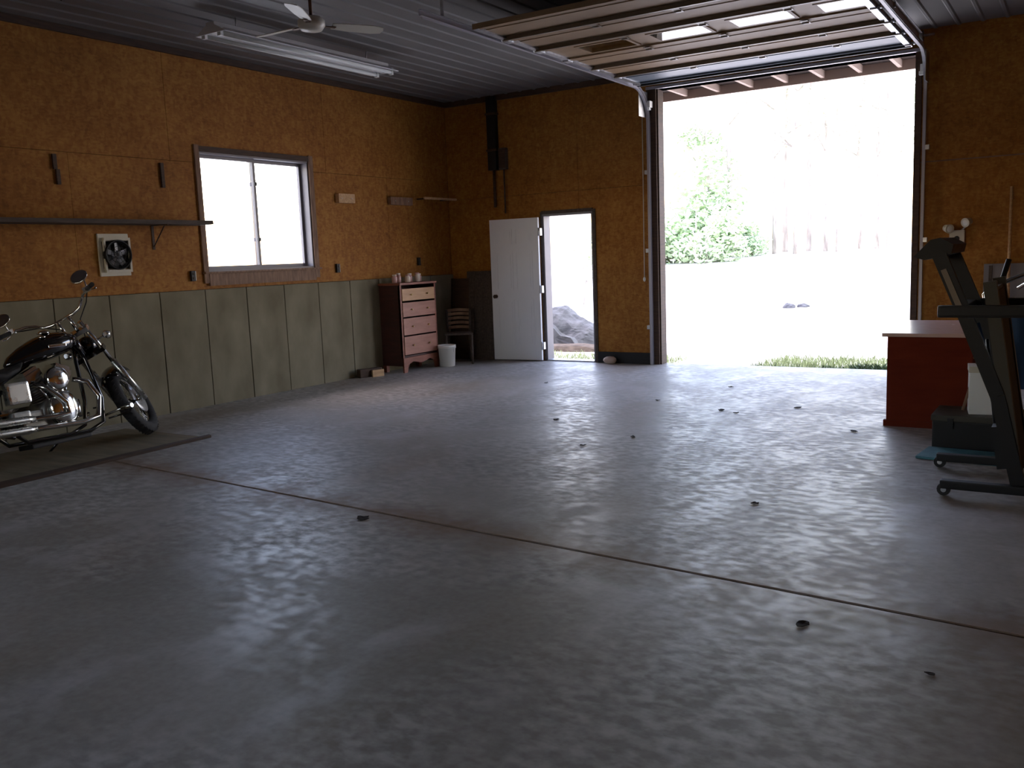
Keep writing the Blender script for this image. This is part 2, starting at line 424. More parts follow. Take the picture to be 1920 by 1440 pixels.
# window in the left wall
w1 = struct(MB().box(-.17, .0, WIN[0], WIN[0]+.03, WIN[2], WIN[3]).box(-.17, .0, WIN[1]-.03, WIN[1], WIN[2], WIN[3])
            .box(-.17, .0, WIN[0]+.03, WIN[1]-.03, WIN[3]-.03, WIN[3]).box(-.17, .0, WIN[0]+.03, WIN[1]-.03, WIN[2], WIN[2]+.04).build('window_1', 'vinyl'))
y0, y1, z0, z1 = WIN[0]+.03, WIN[1]-.03, WIN[2]+.04, WIN[3]-.03
ym = (y0+y1)/2
def sash(a, b, xo):
    o = MB().box(xo-.02, xo+.02, a, a+.035, z0, z1).box(xo-.02, xo+.02, b-.035, b, z0, z1).box(xo-.02, xo+.02, a+.035, b-.035, z0, z0+.04).box(xo-.02, xo+.02, a+.035, b-.035, z1-.035, z1).build('sash', 'vinyl', w1)
    MB().box(xo-.003, xo+.003, a+.035, b-.035, z0+.04, z1-.035).build('pane', 'glass', o)
    return o
sash(y0, ym+.02, -.08); s2 = sash(ym-.02, y1, -.125)
for z in (z0+.33, z1-.28):
    MB().box(-.06, -.035, ym-.02, ym+.015, z-.02, z+.02, bev=.004).build('latch', 'black', w1)
# casing
MB().box(.0, .02, WIN[0]-.05, WIN[0]+.01, WIN[2]-.10, WIN[3]+.06).build('casing', 'framewood', w1)
MB().box(.0, .02, WIN[1]-.01, WIN[1]+.06, WIN[2]-.10, WIN[3]+.06).build('casing', 'framewood', w1)
MB().box(.0, .022, WIN[0]+.01, WIN[1]-.01, WIN[3]-.01, WIN[3]+.05).build('casing', 'darkwood', w1)
MB().box(.0, .025, WIN[0]+.01, WIN[1]-.01, WIN[2]-.13, WIN[2]+.0).build('casing', 'framewood', w1)
MB().box(-.10, .05, WIN[0]-.06, WIN[1]+.07, WIN[2]-.0, WIN[2]+.022, bev=.004).build('window_sill', 'framewood', w1)

# walk door frame, leaf swung flat against the wall
d1 = struct(MB().box(DOOR[0], DOOR[0]+.03, -.0, .17, 0, DOOR[3]).box(DOOR[1]-.03, DOOR[1], -.0, .17, 0, DOOR[3]).box(DOOR[0]+.03, DOOR[1]-.03, -.0, .17, DOOR[3]-.03, DOOR[3]).build('door_1', 'vinyl'))
MB().box(DOOR[0]+.03, DOOR[1]-.03, -.02, .17, 0, .018).build('sill_plate', 'galv', d1)
MB().box(DOOR[0]-.02, DOOR[0]+.0, -.018, 0, 0, DOOR[3]+.03).box(DOOR[1], DOOR[1]+.04, -.018, 0, 0, DOOR[3]+.03).box(DOOR[0], DOOR[1], -.018, 0, DOOR[3], DOOR[3]+.045).build('door_casing', 'greywood', d1)
LX0, LX1 = .80, 1.575; LH = 2.02; LY = -.085
leafM = M.Translation((LX1, -.03, 0)) @ M.Rotation(R(4.0), 4, 'Z') @ M.Translation((-LX1, .03, 0))
lf = MB().box(LX0, LX1, LY, LY+.04, .015, LH)
lf.xf(leafM); leaf = lf.build('door_leaf', 'whitepaint', d1)
wdt = LX1-LX0
for (za, zb) in ((.22, .88), (1.02, 1.56), (1.66, 1.88)):
    for i in range(2):
        a = LX0+.10+i*(wdt-.20+.05)/2; b = a+(wdt-.20-.05)/2
        mb = MB()
        # recessed groove ring around a raised field
        mb.box(a, b, LY-.006, LY+.001, za, za+.012).box(a, b, LY-.006, LY+.001, zb-.012, zb).box(a, a+.012, LY-.006, LY+.001, za+.012, zb-.012).box(b-.012, b, LY-.006, LY+.001, za+.012, zb-.012)
        mb.box(a+.035, b-.035, LY-.005, LY+.001, za+.035, zb-.035)
        mb.xf(leafM).build('door_panel', 'whitepaint', leaf)
MB().lathe([(.026, 0), (.026, .006), (.011, .010), (.011, .03), (.024, .035), (.028, .05), (.018, .062), (.004, .064)], leafM @ M.Translation((LX0+.07, LY, .93)) @ M.Rotation(R(90), 4, 'X'), 16).build('door_handle', 'darkwood', leaf)
for z in (.22, 1.02, 1.82):
    MB().box(LX1-.005, LX1+.035, -.075, -.02, z-.05, z+.05).tube([(LX1+.012, -.082, z-.055), (LX1+.012, -.082, z+.055)], .01, 8).build('hinge', 'galv', d1)

# ------------------------------------------------------------------ overhead door
gd = struct(MB().box(GAR[0]-.13, GAR[0], -.03, .17, 0, GAR[3]+.02).box(GAR[1], GAR[1]+.05, -.03, .17, 0, GAR[3]+.02).build('door_2', 'darkwood'))
MB().box(GAR[0]-.0, GAR[0]+.02, .0, .17, 0, GAR[3]).box(GAR[1]-.02, GAR[1], .0, .17, 0, GAR[3]).build('door_stop', 'darkwood', gd)
MB().box(GAR[0]-.13, GAR[1]+.05, -.045, .17, GAR[3]-.0, GAR[3]+.035).build('header_trim', 'whitetrack', gd)
ZD = 3.50
ys = [-.60, -1.19, -1.77, -2.39, -2.965, -3.555, -4.13]
DX0, DX1 = 3.36, 6.44
def section(i, y0, y1, mt, tilt=0):
    L = MB()
    wins = i == 3
    if not wins:
        L.box(DX0, DX1, y1+.004, y0-.004, ZD+.02, ZD+.05)
    else:
        cells = [(3.74, 4.24), (4.50, 5.01), (5.27, 5.78), (6.04, 6.38)]
        wy0, wy1 = y1+.12, y0-.15
        x = DX0
        for a, b in cells:
            L.box(x, a, y1+.004, y0-.004, ZD+.02, ZD+.05); L.box(a, b, y1+.004, wy0, ZD+.02, ZD+.05); L.box(a, b, wy1, y0-.004, ZD+.02, ZD+.05); x = b
        L.box(x, DX1, y1+.004, y0-.004, ZD+.02, ZD+.05)
    o = L.build('door_section', mt, gd)
    # shallow pressed ribs across the section
    rb = MB()
    if not wins:
        yy = (y0+y1)/2-.02; rb.box(DX0+.02, DX1-.02, yy-.13, yy+.13, ZD+.014, ZD+.021)
    rb.box(DX0, DX1, y0-.05, y0-.006, ZD+.002, ZD+.021); rb.box(DX0, DX1, y1+.006, y1+.045, ZD+.004, ZD+.021)
    rb.build('rib', mt, o)
    if wins:
        for a, b in cells:
            MB().box(a-.03, b+.03, wy0-.03, wy0, ZD+.006, ZD+.02).box(a-.03, b+.03, wy1, wy1+.03, ZD+.006, ZD+.02).box(a-.03, a, wy0, wy1, ZD+.006, ZD+.02).box(b, b+.03, wy0, wy1, ZD+.006, ZD+.02).build('window_frame', 'doorskin', o)
            MB().box(a, b, wy0, wy1, ZD+.007, ZD+.010).build('pane', 'glass', o); MB().box(a, b, wy0, wy1, ZD+.022, ZD+.025).build('pane', 'glass', o)
    # end stiles
    MB().box(DX0, DX0+.06, y1+.01, y0-.01, ZD-.0, ZD+.019).box(DX1-.06, DX1, y1+.01, y0-.01, ZD-.0, ZD+.019).build('end_stile', 'galv', o)
    return o
for i, (a, b) in enumerate(zip(ys, ys[1:])):
    s = section(i, a, b, 'doorblue' if i == 0 else 'doorskin')
    if i > 0:
        # reinforcing strut with angled flanges
        yy = a - .10
        if i != 3: MB().box(DX0+.03, DX1-.03, yy-.004, yy+.004, ZD-.018, ZD+.02).box(DX0+.03, DX1-.03, yy-.025, yy+.0, ZD-.022, ZD-.016).build('strut', 'strut', s)
        for hx in (4.30, 5.07, 5.83):
            MB().box(hx-.035, hx+.035, a-.07, a+.07, ZD-.014, ZD-.008).tube([(hx-.03, a, ZD-.014), (hx+.03, a, ZD-.014)], .012, 8).build('hinge', 'strut', s)
    else:
        for hx in (4.30, 5.07, 5.83): MB().box(hx-.02, hx+.02, b+.0, b+.09, ZD-.014, ZD+.008).build('hinge', 'galv', s)
        MB().box(DX0, DX1, -.605, -.575, ZD-.02, ZD+.06).build('bottom_seal', 'black', s)
    for hx in (DX0+.02, DX1-.02):
        sg = -1 if hx < 5 else 1
        MB().box(hx-.03, hx+.03, a-.05, a+.05, ZD-.012, ZD-.0).tube([(hx, a, ZD+.02), (hx+sg*.055, a, ZD+.02)], .008, 8).tube([(hx+sg*.045, a, ZD+.02), (hx+sg*.07, a, ZD+.02)], .022, 10).build('roller', 'galv', s)
# tracks: vertical run, quarter bend, horizontal run
def track(x, sg):
    pts = [(-.075, z) for z in (0.0, 1.0, 2.0, 2.85, 3.12)]
    for k in range(1, 9):
        a = k/8*pi/2; pts.append((-.075-.40*(1-cos(a)), 3.12+.40*sin(a)))
    pts += [(-1.5, 3.525), (-3.0, 3.535), (-4.75, 3.545)]
    def strip(off0, off1, xa, xb, nm, mt):
        mb = MB(); rows = []
        for i, (yy, zz) in enumerate(pts):
            p0 = pts[max(i-1, 0)]; p1 = pts[min(i+1, len(pts)-1)]; t = V((0, p1[0]-p0[0], p1[1]-p0[1])).normalized(); n = V((0, t.z, -t.y))
            if n.y > 0: n = -n
            c = V((0, yy, zz))
            rows.append([mb.bm.verts.new(c + n*o + V((xx, 0, 0))) for xx, o in ((xa, off0), (xb, off0), (xb, off1), (xa, off1))])
        for A, B in zip(rows, rows[1:]):
            for j in range(4): mb.bm.faces.new((A[j], A[(j+1) % 4], B[(j+1) % 4], B[j]))
        mb.bm.faces.new(rows[0]); mb.bm.faces.new(rows[-1][::-1])
        return mb
    t = strip(-.025, .025, x+sg*.028, x+sg*.032, '', '').build('track', 'whitetrack', gd)
    strip(.022, .026, x-sg*.0, x+sg*.03, '', '').build('track_lip', 'whitetrack', t)
    strip(-.026, -.022, x-sg*.0, x+sg*.03, '', '').build('track_lip', 'whitetrack', t)
    for z in (.5, 1.5, 2.5):
        MB().box(min(x+sg*.032, x+sg*.07), max(x+sg*.032, x+sg*.07), -.10, -.03, z-.025, z+.025).build('track_bracket', 'galv', t)
    for yy in (-2.2, -4.4):
        MB().bar((x+sg*.045, yy, 3.53), (x+sg*.045, yy, H), .03, .004, (0, 1, 0)).build('track_hanger', 'galv', t)
    # stiffening angle on the horizontal run
    MB().box(min(x+sg*.033, x+sg*.038), max(x+sg*.033, x+sg*.038), -4.7, -.75, 3.51, 3.575).box(min(x+sg*.033, x+sg*.07), max(x+sg*.033, x+sg*.07), -4.7, -.75, 3.573, 3.578).build('track_angle', 'whitetrack', t)
    # flag bracket beside the bend
    MB().box(min(x+sg*.04, x+sg*.045), max(x+sg*.04, x+sg*.045), -.30, -.03, 3.18, 3.50).build('flag_bracket', 'galv', t)
    MB().box(x-.035, x+.035, -.13, -.045, 3.30, 3.38, bev=.008).box(x-.05, x+.015, -.11, -.045, 3.27, 3.31, bev=.006).build('bottom_fixture', 'whiteplastic', t)
track(3.28, -1); track(6.50, 1)
# torsion shaft above the opening
sh = MB().tube([(3.2, -.12, 3.67), (6.6, -.12, 3.67)], .014, 10).build('torsion_shaft', 'galv', gd)
MB().tube([(4.3, -.12, 3.67), (5.5, -.12, 3.67)], .032, 14).build('spring', 'strut', sh)
for xx in (3.33, 6.47): MB().lathe([(.045, -.02), (.06, -.018), (.05, 0), (.06, .018), (.045, .02)], M.Translation((xx, -.12, 3.67)) @ M.Rotation(R(90), 4, 'Y'), 16).build('cable_drum', 'castalu', sh)
# pull rope
rp = MB().tube([(3.175, -.06, 3.32), (3.17, -.055, 2.2), (3.165, -.055, 1.16)], .006, 6)
rope = rp.build('pull_rope', 'offwhite'); tag(rope, 'thin pale pull rope hanging beside the left jamb of the big overhead door', 'rope')
MB().sphere((3.165, -.055, 1.13), .018, (1, 1, 1.8), 10).build('handle', 'whiteplastic', rope)
MB().tube([(3.175, -.06, 3.315), (3.175, -.0, 3.335)], .006, 8).build('hook', 'galv', rope)

# soffit and lookouts outside over the opening
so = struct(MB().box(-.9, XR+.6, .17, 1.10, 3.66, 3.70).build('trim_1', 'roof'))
for k in range(-8, 16):
    x = 3.34+.455*k
    if x > XR+.5: break
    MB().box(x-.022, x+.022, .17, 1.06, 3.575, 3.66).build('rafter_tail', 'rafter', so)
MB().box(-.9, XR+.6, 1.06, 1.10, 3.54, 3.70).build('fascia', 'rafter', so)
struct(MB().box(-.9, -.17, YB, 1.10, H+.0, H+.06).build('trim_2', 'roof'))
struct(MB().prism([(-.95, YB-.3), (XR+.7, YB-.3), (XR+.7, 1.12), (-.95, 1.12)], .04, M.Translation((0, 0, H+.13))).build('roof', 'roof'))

# ------------------------------------------------------------------ left wall objects
# shelf standing out of the wall on brackets
t = thing('wall_shelf', 'long dark weathered board shelf on the left wall reaching over the window edge', 'shelf', (0, 0, 0))
MB().box(.0, .30, -9.0, -4.61, 1.945, 1.985).build('shelf_board', 'greywood', t)
for yy in (-5.14, -6.9, -8.4):
    MB().box(.0, .006, yy-.014, yy+.014, 1.70, 1.945).box(.0, .26, yy-.012, yy+.012, 1.938, 1.945).bar((.006, yy, 1.73), (.2, yy, 1.935), .008, .008).build('bracket', 'darkwood', t)
# exhaust fan
t = thing('exhaust_fan', 'square off-white exhaust fan with round dark grille below the shelf', 'fan', (0, -5.607, 1.655))
MB().box(0, .02, -.165, .165, -.205, .205, bev=.004).build('housing', 'offwhite', t)
MB().box(.02, .05, -.12, .165, -.17, -.145).box(.02, .05, -.12, .165, .14, .165).box(.02, .05, -.125, -.105, -.145, .14).box(.02, .05, .145, .165, -.145, .14).build('frame', 'offwhite', t)
MX = M.Rotation(R(90), 4, 'Y')
MB().lathe([(.12, 0), (.145, .01), (.145, .05), (.132, .055), (.132, .02)], M.Translation((.02, .015, .0)) @ MX, 28, cap=False).build('fan_ring', 'black', t)
fb = MB()
for k in range(5):
    a = 2*pi*k/5
    m = M.Translation((.035, .015, 0)) @ M.Rotation(a, 4, 'X') @ M.Rotation(R(25), 4, 'Z')
    fb.box(-.002, .002, -.028, .028, .02, .118, m)
fb.lathe([(.028, -.01), (.028, .012), (.01, .02)], M.Translation((.035, .015, 0)) @ MX, 14)
fb.build('blade_set', 'galv', t)
gr = MB()
for rr in (.04, .08, .12): gr.torus((.062, .015, 0), rr, .0025, 'X', 28, 5)
for k in range(6):
    a = pi*k/6; gr.tube([(.062, .015-.128*cos(a), -.128*sin(a)), (.062, .015+.128*cos(a), .128*sin(a))], .002, 5)
gr.build('grille', 'black', t)
MB().box(.0205, .022, -.13, .16, -.13, .13).build('opening', 'black', t)
# dark hanging strips
for (yy, za, zb, sl, lab) in ((-6.105, 2.31, 2.585, .03, 'dark narrow jogged wooden cleat on the left wall, above the exhaust fan and shelf, leftmost'), (-4.968, 2.33, 2.58, .0, 'dark narrow wooden cleat upright on the left wall beside the window corner')):
    o = MB().box(0, .022, yy-.018-sl/2, yy+.018-sl/2, (za+zb)/2, zb).box(0, .022, yy-.018+sl*.2, yy+.018+sl*.2, za, (za+zb)/2).build('cleat', 'darkwood')
    tag(o, lab, 'cleat', 'dark cleats on the left wall')
# outlets
for yy, zz, lab in ((-4.70, 1.415, 'small dark electrical outlet with pale edge left of the window'), (-2.47, 1.43, 'small dark electrical outlet right of the window'), (-.80, 1.475, 'small dark electrical outlet above the reddish wooden chest')):
    t = thing('wall_outlet', lab, 'outlet', (0, yy, zz), 0, 'outlets along the left wall')
    MB().box(0, .03, -.03, .022, -.055, .055, bev=.004).build('box', 'black', t)
    MB().box(0, .012, .022, .045, -.05, .05, bev=.003).build('cover_plate', 'offwhite', t)
    MB().box(.03, .034, -.012, .008, .012, .035).build('socket', 'backing', t); MB().box(.03, .034, -.012, .008, -.035, -.012).build('socket', 'backing', t)
# scrap blocks screwed to wall
for ya, yb, za, zb, lab in ((-2.42, -2.12, 2.25, 2.365, 'pale pine block on the left wall, just right of the window'), (-1.40, -.93, 2.255, 2.36, 'pine block on the left wall, second to the right of the window')):
    o = MB().box(0, .06, ya, yb, za, zb, bev=.003).build('wood_block', 'pine' if ya < -2 else 'framewood'); tag(o, lab, 'block', 'wood blocks on the left wall')
    for q in (.2, .8): MB().lathe([(.006, 0), (.006, .003)], M.Translation((.06, ya+(yb-ya)*q, (za+zb)/2)) @ MX, 8).build('screw', 'galv', o)
t = thing('lath', 'thin pale wooden lath on standoffs near the room corner', 'lath', (0, 0, 0))
MB().box(.20, .225, -.86, -.10, 2.335, 2.365).build('strip', 'pine', t)
for yy in (-.75, -.2): MB().box(.0, .20, yy-.012, yy+.012, 2.34, 2.36).build('standoff', 'darkwood', t)
# conduit and box on back wall near corner
t = thing('vent_duct', 'dark narrow duct running down the back wall from the ceiling corner', 'duct', (0, 0, 0))
MB().box(.79, .93, -.09, 0, 2.72, H-.02, bev=.008).build('duct', 'black', t)
for z in (3.0, 3.5): MB().box(.775, .945, -.096, 0, z-.015, z+.015).build('strap', 'darkwood', t)
MB().tube([(.86, -.045, 2.72), (.86, -.045, 2.2)], .02, 10).build('pipe', 'darkwood', t)
t = thing('junction_box', 'small brown electrical box beside the dark duct on the back wall', 'box', (0, 0, 0))
MB().box(.96, 1.08, -.07, 0, 2.72, 3.02, bev=.006).build('box', 'greywood', t)
MB().box(.97, 1.07, -.076, -.07, 2.74, 3.0).build('cover', 'darkwood', t)
MB().tube([(1.02, -.03, 2.72), (1.02, -.03, 2.11)], .011, 8).build('conduit', 'greywood', t)

# ------------------------------------------------------------------ ceiling objects
t = thing('fluorescent_fixture', 'long unlit two tube fluorescent fixture under the ceiling along left wall', 'light', (1.36, -4.15, H-.21))
MB().box(-.055, .055, -1.20, 1.20, .03, .12, bev=.006).build('housing', 'reflector', t)
MB().prism([(-.19, .015), (-.055, .075), (-.055, .085), (-.195, .022)], 2.40, M.Translation((0, -1.2, 0)) @ M(((1,0,0,0),(0,0,1,0),(0,1,0,0),(0,0,0,1)))).build('reflector_wing', 'reflector', t)
MB().prism([(.19, .015), (.195, .022), (.055, .085), (.055, .075)], 2.40, M.Translation((0, -1.2, 0)) @ M(((1,0,0,0),(0,0,1,0),(0,1,0,0),(0,0,0,1)))).build('reflector_wing', 'reflector', t)
for xx in (-.105, .105):
    MB().tube([(xx, -1.17, .012), (xx, 1.17, .012)], .019, 12).build('fluorescent_tube', 'tube', t)
    for e in (-1.18, 1.18): MB().box(xx-.022, xx+.022, e-.015, e+.015, -.012, .06).build('lamp_holder', 'whiteplastic', t)
for e in (-1.2, 1.2):
    MB().prism([(-.195, .018), (.195, .018), (.06, .09), (-.06, .09)], .012, M.Translation((0, e-.006, 0)) @ M(((1,0,0,0),(0,0,1,0),(0,1,0,0),(0,0,0,1)))).build('end_cap', 'reflector', t)
for e in (-.9, .9): MB().tube([(0, e, .12), (0, e, .21)], .006, 6).build('hanger', 'galv', t)

FX, FY = 2.66, -5.42
t = thing('ceiling_fan', 'cream three-blade ceiling fan on a brown rod beside the fluorescent fixture', 'fan', (FX, FY, 3.42))
MB().tube([(0, 0, .05), (0, 0, H-3.42-.03)], .014, 10).build('rod', 'brownmetal', t)
MB().lathe([(.02, -.07), (.06, -.06), (.065, -.03), (.02, .0)], M.Translation((0, 0, H-3.42)), 18).build('canopy', 'brownmetal', t)
MB().lathe([(.03, -.055), (.085, -.045), (.11, -.01), (.11, .03), (.08, .055), (.02, .07)], None, 24).build('motor_housing', 'blade', t)
def blade(a):
    m = M.Rotation(a, 4, 'Z')
    b = MB()
    pts = [(.17, -.045), (.30, -.06), (.52, -.068), (.60, -.05), (.615, 0), (.60, .05), (.52, .068), (.30, .06), (.17, .045)]
    b.prism(pts, .006, m @ M.Rotation(R(-13), 4, 'X') @ M.Translation((0, 0, -.003)))
    o = b.build('blade', 'blade', t)
    MB().box(.09, .2, -.02, .02, -.012, -.005, m).build('blade_arm', 'brownmetal', o)
for a in (180, 300, 60): blade(R(a))
for i, (x, y, lab) in enumerate(((3.62, -4.62, 'small dark hook hanging from the ceiling at the end of the left door track'), (1.02, -6.55, 'small dark hook in the ceiling above the left wall shelf'))):
    t = thing('ceiling_hook', lab, 'hook', (x, y, H), 0, 'ceiling hooks')
    MB().lathe([(.02, -.012), (.02, 0)], None, 12).build('plate', 'brownmetal', t)
    MB().tube([(0, 0, -.01), (0, 0, -.07), (.02, 0, -.10), (.04, 0, -.09), (.045, 0, -.06)], .006, 8).build('hook', 'black', t)

# ------------------------------------------------------------------ corner furniture
t = thing('tall_chest', 'tall reddish wooden chest of drawers against left wall beside the white bucket', 'chest', (0, 0, 0))
X0, X1, Y0, Y1, ZT = .045, .40, -1.74, -.97, 1.17
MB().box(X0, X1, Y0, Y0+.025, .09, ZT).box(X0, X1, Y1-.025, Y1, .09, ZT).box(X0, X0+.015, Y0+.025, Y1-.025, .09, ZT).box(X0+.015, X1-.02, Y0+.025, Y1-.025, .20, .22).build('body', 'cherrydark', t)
MB().box(X0, X1+.025, Y0-.02, Y1+.02, ZT, ZT+.03, bev=.006).build('top', 'cherry', t)
ap = MB()
# curved apron with bracket feet
prof = [(Y0, 0), (Y0+.07, 0), (Y0+.10, .10), (Y0+.20, .14), ((Y0+Y1)/2, .10), (Y1-.20, .14), (Y1-.10, .10), (Y1-.07, 0), (Y1, 0), (Y1, .20), (Y0, .20)]
ap.prism(prof, .025, M(((0,0,1,X1-.012),(1,0,0,0),(0,1,0,0),(0,0,0,1))))
ap.build('apron', 'cherry', t)
for yy in (Y0, Y1-.06): MB().box(X0, X0+.06, yy, yy+.06, 0, .09).build('foot', 'cherry', t)
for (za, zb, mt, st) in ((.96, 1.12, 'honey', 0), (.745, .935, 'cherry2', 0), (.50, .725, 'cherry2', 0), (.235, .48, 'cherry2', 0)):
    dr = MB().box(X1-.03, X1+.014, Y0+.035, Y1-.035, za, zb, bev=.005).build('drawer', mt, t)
    for q in (.25, .75):
        yy = Y0+.035+(Y1-Y0-.07)*q
        MB().lathe([(.006, 0), (.006, .012), (.013, .018), (.010, .026), (.002, .028)], M.Translation((X1+.014, yy, (za+zb)/2)) @ MX, 10).build('knob', 'brass', dr)
for yy in (Y0, Y1-.025): MB().box(X1-.03, X1+.004, yy, yy+.03, .2, ZT).build('stile', 'cherry', t)
# jars on the chest
for k, (yy, xx, h, r_, mt) in enumerate(((-1.66, .26, .11, .038, 'jar'), (-1.53, .22, .125, .038, 'jar'), (-1.41, .28, .10, .04, 'candle'), (-1.29, .22, .115, .038, 'jar'), (-1.17, .26, .12, .038, 'candle'), (-1.06, .20, .105, .038, 'jar'))):
    t = thing('jar', 'small %s jar, %sfrom the left in the row on the tall chest' % ('pinkish' if mt == 'jar' else 'cream', ('first ', 'second ', 'third ', 'fourth ', 'fifth ', 'sixth ')[k]), 'jar', (xx, yy, ZT+.03), 0, 'jars in a row on the chest')
    MB().lathe([(r_*.8, 0), (r_, .008), (r_, h*.7), (r_*.7, h*.82), (r_*.7, h*.86)], None, 14).build('body', mt, t)
    MB().lathe([(r_*.78, h*.86), (r_*.8, h*.88), (r_*.8, h), (r_*.7, h+.004)], None, 14).build('lid', 'candle' if mt == 'jar' else 'jar', t)

# dark boards leaning in the corner behind the chest
t = MB().box(-.24, .24, -.012, .012, 0, 1.30).build('wood_sheet', 'greywood'); t.matrix_world = M.Translation((.56, -.15, .004)) @ M.Rotation(R(-4.5), 4, 'X'); tag(t, 'dark brown panel leaning in the corner between chest and white door', 'panel')
for a in (-.16, 0, .16): MB().box(a-.055, a+.055, -.018, -.012, .08, 1.22).build('slat', 'greywood', t)
t2 = MB().box(-.16, .16, -.01, .01, 0, 1.20).build('leaning_board', 'darkwood'); t2.matrix_world = M.Translation((.20, -.17, .004)) @ M.Rotation(R(-5), 4, 'X'); tag(t2, 'narrow dark board leaning in the corner behind the tall chest', 'board')
# stool made of curved rungs (stack of bentwood chair backs)
t = thing('ladder_back_chair', 'dark wooden chair with curved ladder back behind the white bucket', 'chair', (.50, -.58, 0), R(35))
MB().prism([(-.20, -.19), (.20, -.19), (.17, .18), (-.17, .18)], .025, M.Translation((0, 0, .42))).build('seat', 'greywood', t)
for sx in (-1, 1):
    MB().tube([(sx*.18, -.17, 0), (sx*.18, -.17, .42)], .016, 8).build('leg', 'greywood', t)
    MB().tube([(sx*.16, .19, 0), (sx*.16, .17, .42), (sx*.165, .20, .66), (sx*.17, .23, .76)], .016, 8).build('leg', 'greywood', t)
    MB().tube([(sx*.18, -.17, .2), (sx*.16, .18, .2)], .009, 6).build('stretcher', 'greywood', t)
for z, dy in ((.50, .175), (.565, .185), (.63, .195), (.69, .21), (.745, .225)):
    b = MB(); pts = [(-.165 + .33*k/6, dy+.035*sin(pi*k/6), z+.012*sin(pi*k/6)) for k in range(7)]
    for p, q in zip(pts, pts[1:]): b.bar(p, q, .012, .04)
    b.build('back_slat', 'framewood', t)
t = thing('bucket', 'white plastic bucket with raised rim standing beside the tall chest', 'bucket', (.53, -.93, 0))
MB().lathe([(.095, 0), (.105, .005), (.122, .27), (.128, .27), (.128, .30), (.122, .302), (.112, .30), (.098, .02)], None, 28, cap=False).lathe([(.096, .003), (.096, .015)], None, 28).build('pail', 'whiteplastic', t)
MB().torus((0, 0, .262), .127, .005, 'Z', 28, 6).build('rim_band', 'whiteplastic', t)
MB().tube([(.128*cos(a), .128*sin(a)*.35-.02, .27-.16*abs(sin(a))) for a in [pi*k/12 for k in range(13)]], .003, 6).build('bail_handle', 'galv', t)
# wood offcuts on the floor
o = MB().box(-.16, .16, -.045, .045, 0, .11, bev=.004).build('timber_offcut', 'darkwood'); o.location = (.17, -2.17, 0); o.rotation_euler = (0, 0, R(72)); tag(o, 'short dark timber offcut with pale end on the floor by concrete wall', 'timber')
MB().box(.160, .166, -.045, .045, 0.002, .108).build('lit_end', 'pine', o, label='lit end painted pale')  # paler facing paints the light caught by the timber's end
MB().box(.0, .17, -.09, -.055, .0, .09, bev=.003).build('chock', 'pine', o)
o = MB().sphere((0, 0, .05), .09, (1.1, .7, .6), 10).build('stone', 'rafter'); o.location = (2.67, -.12, 0)
for v in o.data.vertices: v.co += V(v.co.normalized())*.012*noise.noise(v.co*14); 
for v in o.data.vertices: v.co.z = max(v.co.z, 0)
tag(o, 'small pale stone on the floor at foot of wall beside the open white door', 'stone')

# ------------------------------------------------------------------ desk and clutter at right
t = thing('desk', 'red-brown wooden desk seen from its end beside the big door opening', 'desk', (6.74, -3.32, 0))
MB().box(0, .62, 0, .025, .05, .735).build('end_panel', 'desk', t); MB().box(0, .62, 1.20, 1.225, .05, .735).build('end_panel', 'desk', t)
MB().box(.02, .035, .025, 1.20, .25, .735).build('modesty_panel', 'desk', t)
MB().box(-.035, .68, -.05, 1.28, .735, .765, bev=.006).build('desk_top', 'desktop', t)
MB().box(-.02, .64, -.012, .037, 0, .05).build('plinth', 'desk', t); MB().box(-.02, .64, 1.19, 1.237, 0, .05).build('plinth', 'desk', t)
for z in (.10, .40):
    d = MB().box(.06, .61, .03, .42, z, z+.27).build('drawer', 'desk', t)
    MB().box(.61, .63, .15, .30, z+.15, z+.165).build('drawer_pull', 'brass', d)
t = thing('storage_case', 'low black storage case on the floor between desk and treadmill', 'case', (7.18, -4.06, 0))
MB().box(0, .55, 0, .42, .0, .20, bev=.01).build('body', 'black', t)
MB().box(-.008, .558, -.008, .428, .20, .245, bev=.008).build('lid', 'olive', t)
for x in (.12, .43): MB().box(x-.02, x+.02, -.018, -.006, .15, .225, bev=.003).build('latch', 'black', t)
t = thing('carton', 'white box standing on the black storage case behind the treadmill', 'box', (7.50, -3.86, .245), R(8))
MB().box(-.11, .14, -.1, .1, 0, .33, bev=.004).build('body', 'whiteplastic', t)
MB().box(-.116, .146, -.106, .106, .30, .345, bev=.004).build('lid', 'offwhite', t)
t = MB().box(0, .52, 0, .36, 0, .018, bev=.004).build('foam_mat', 'tealmat'); t.location = (7.13, -4.45, 0); t.rotation_euler = (0, 0, R(-6)); tag(t, 'teal foam mat flat on the floor in front of black case', 'mat')

# folded treadmill
t = thing('treadmill', 'black folded treadmill standing upright at the right edge of the frame', 'treadmill', (0, 0, 0))
YN, YF = -5.38, -4.66
for yy in (YN, YF):
    r_ = MB().box(7.40 if yy < -5 else 7.29, 8.25, yy-.03, yy+.03, .045, .095, bev=.008).build('base_rail', 'black', t)
    MB().lathe([(.036, -.018), (.038, 0), (.036, .018)], M.Translation((7.42 if yy < -5 else 7.31, yy, .038)) @ M.Rotation(R(90), 4, 'X'), 16).build('wheel', 'rubber', r_)
    MB().lathe([(.015, -.022), (.015, .022)], M.Translation((7.42 if yy < -5 else 7.31, yy, .038)) @ M.Rotation(R(90), 4, 'X'), 12).build('hub', 'galv', r_)
    MB().box(8.18, 8.25, yy-.035, yy+.035, 0, .045).build('foot', 'rubber', r_)
MB().box(7.95, 8.03, YN+.03, YF-.03, .05, .09).build('cross_member', 'black', t)
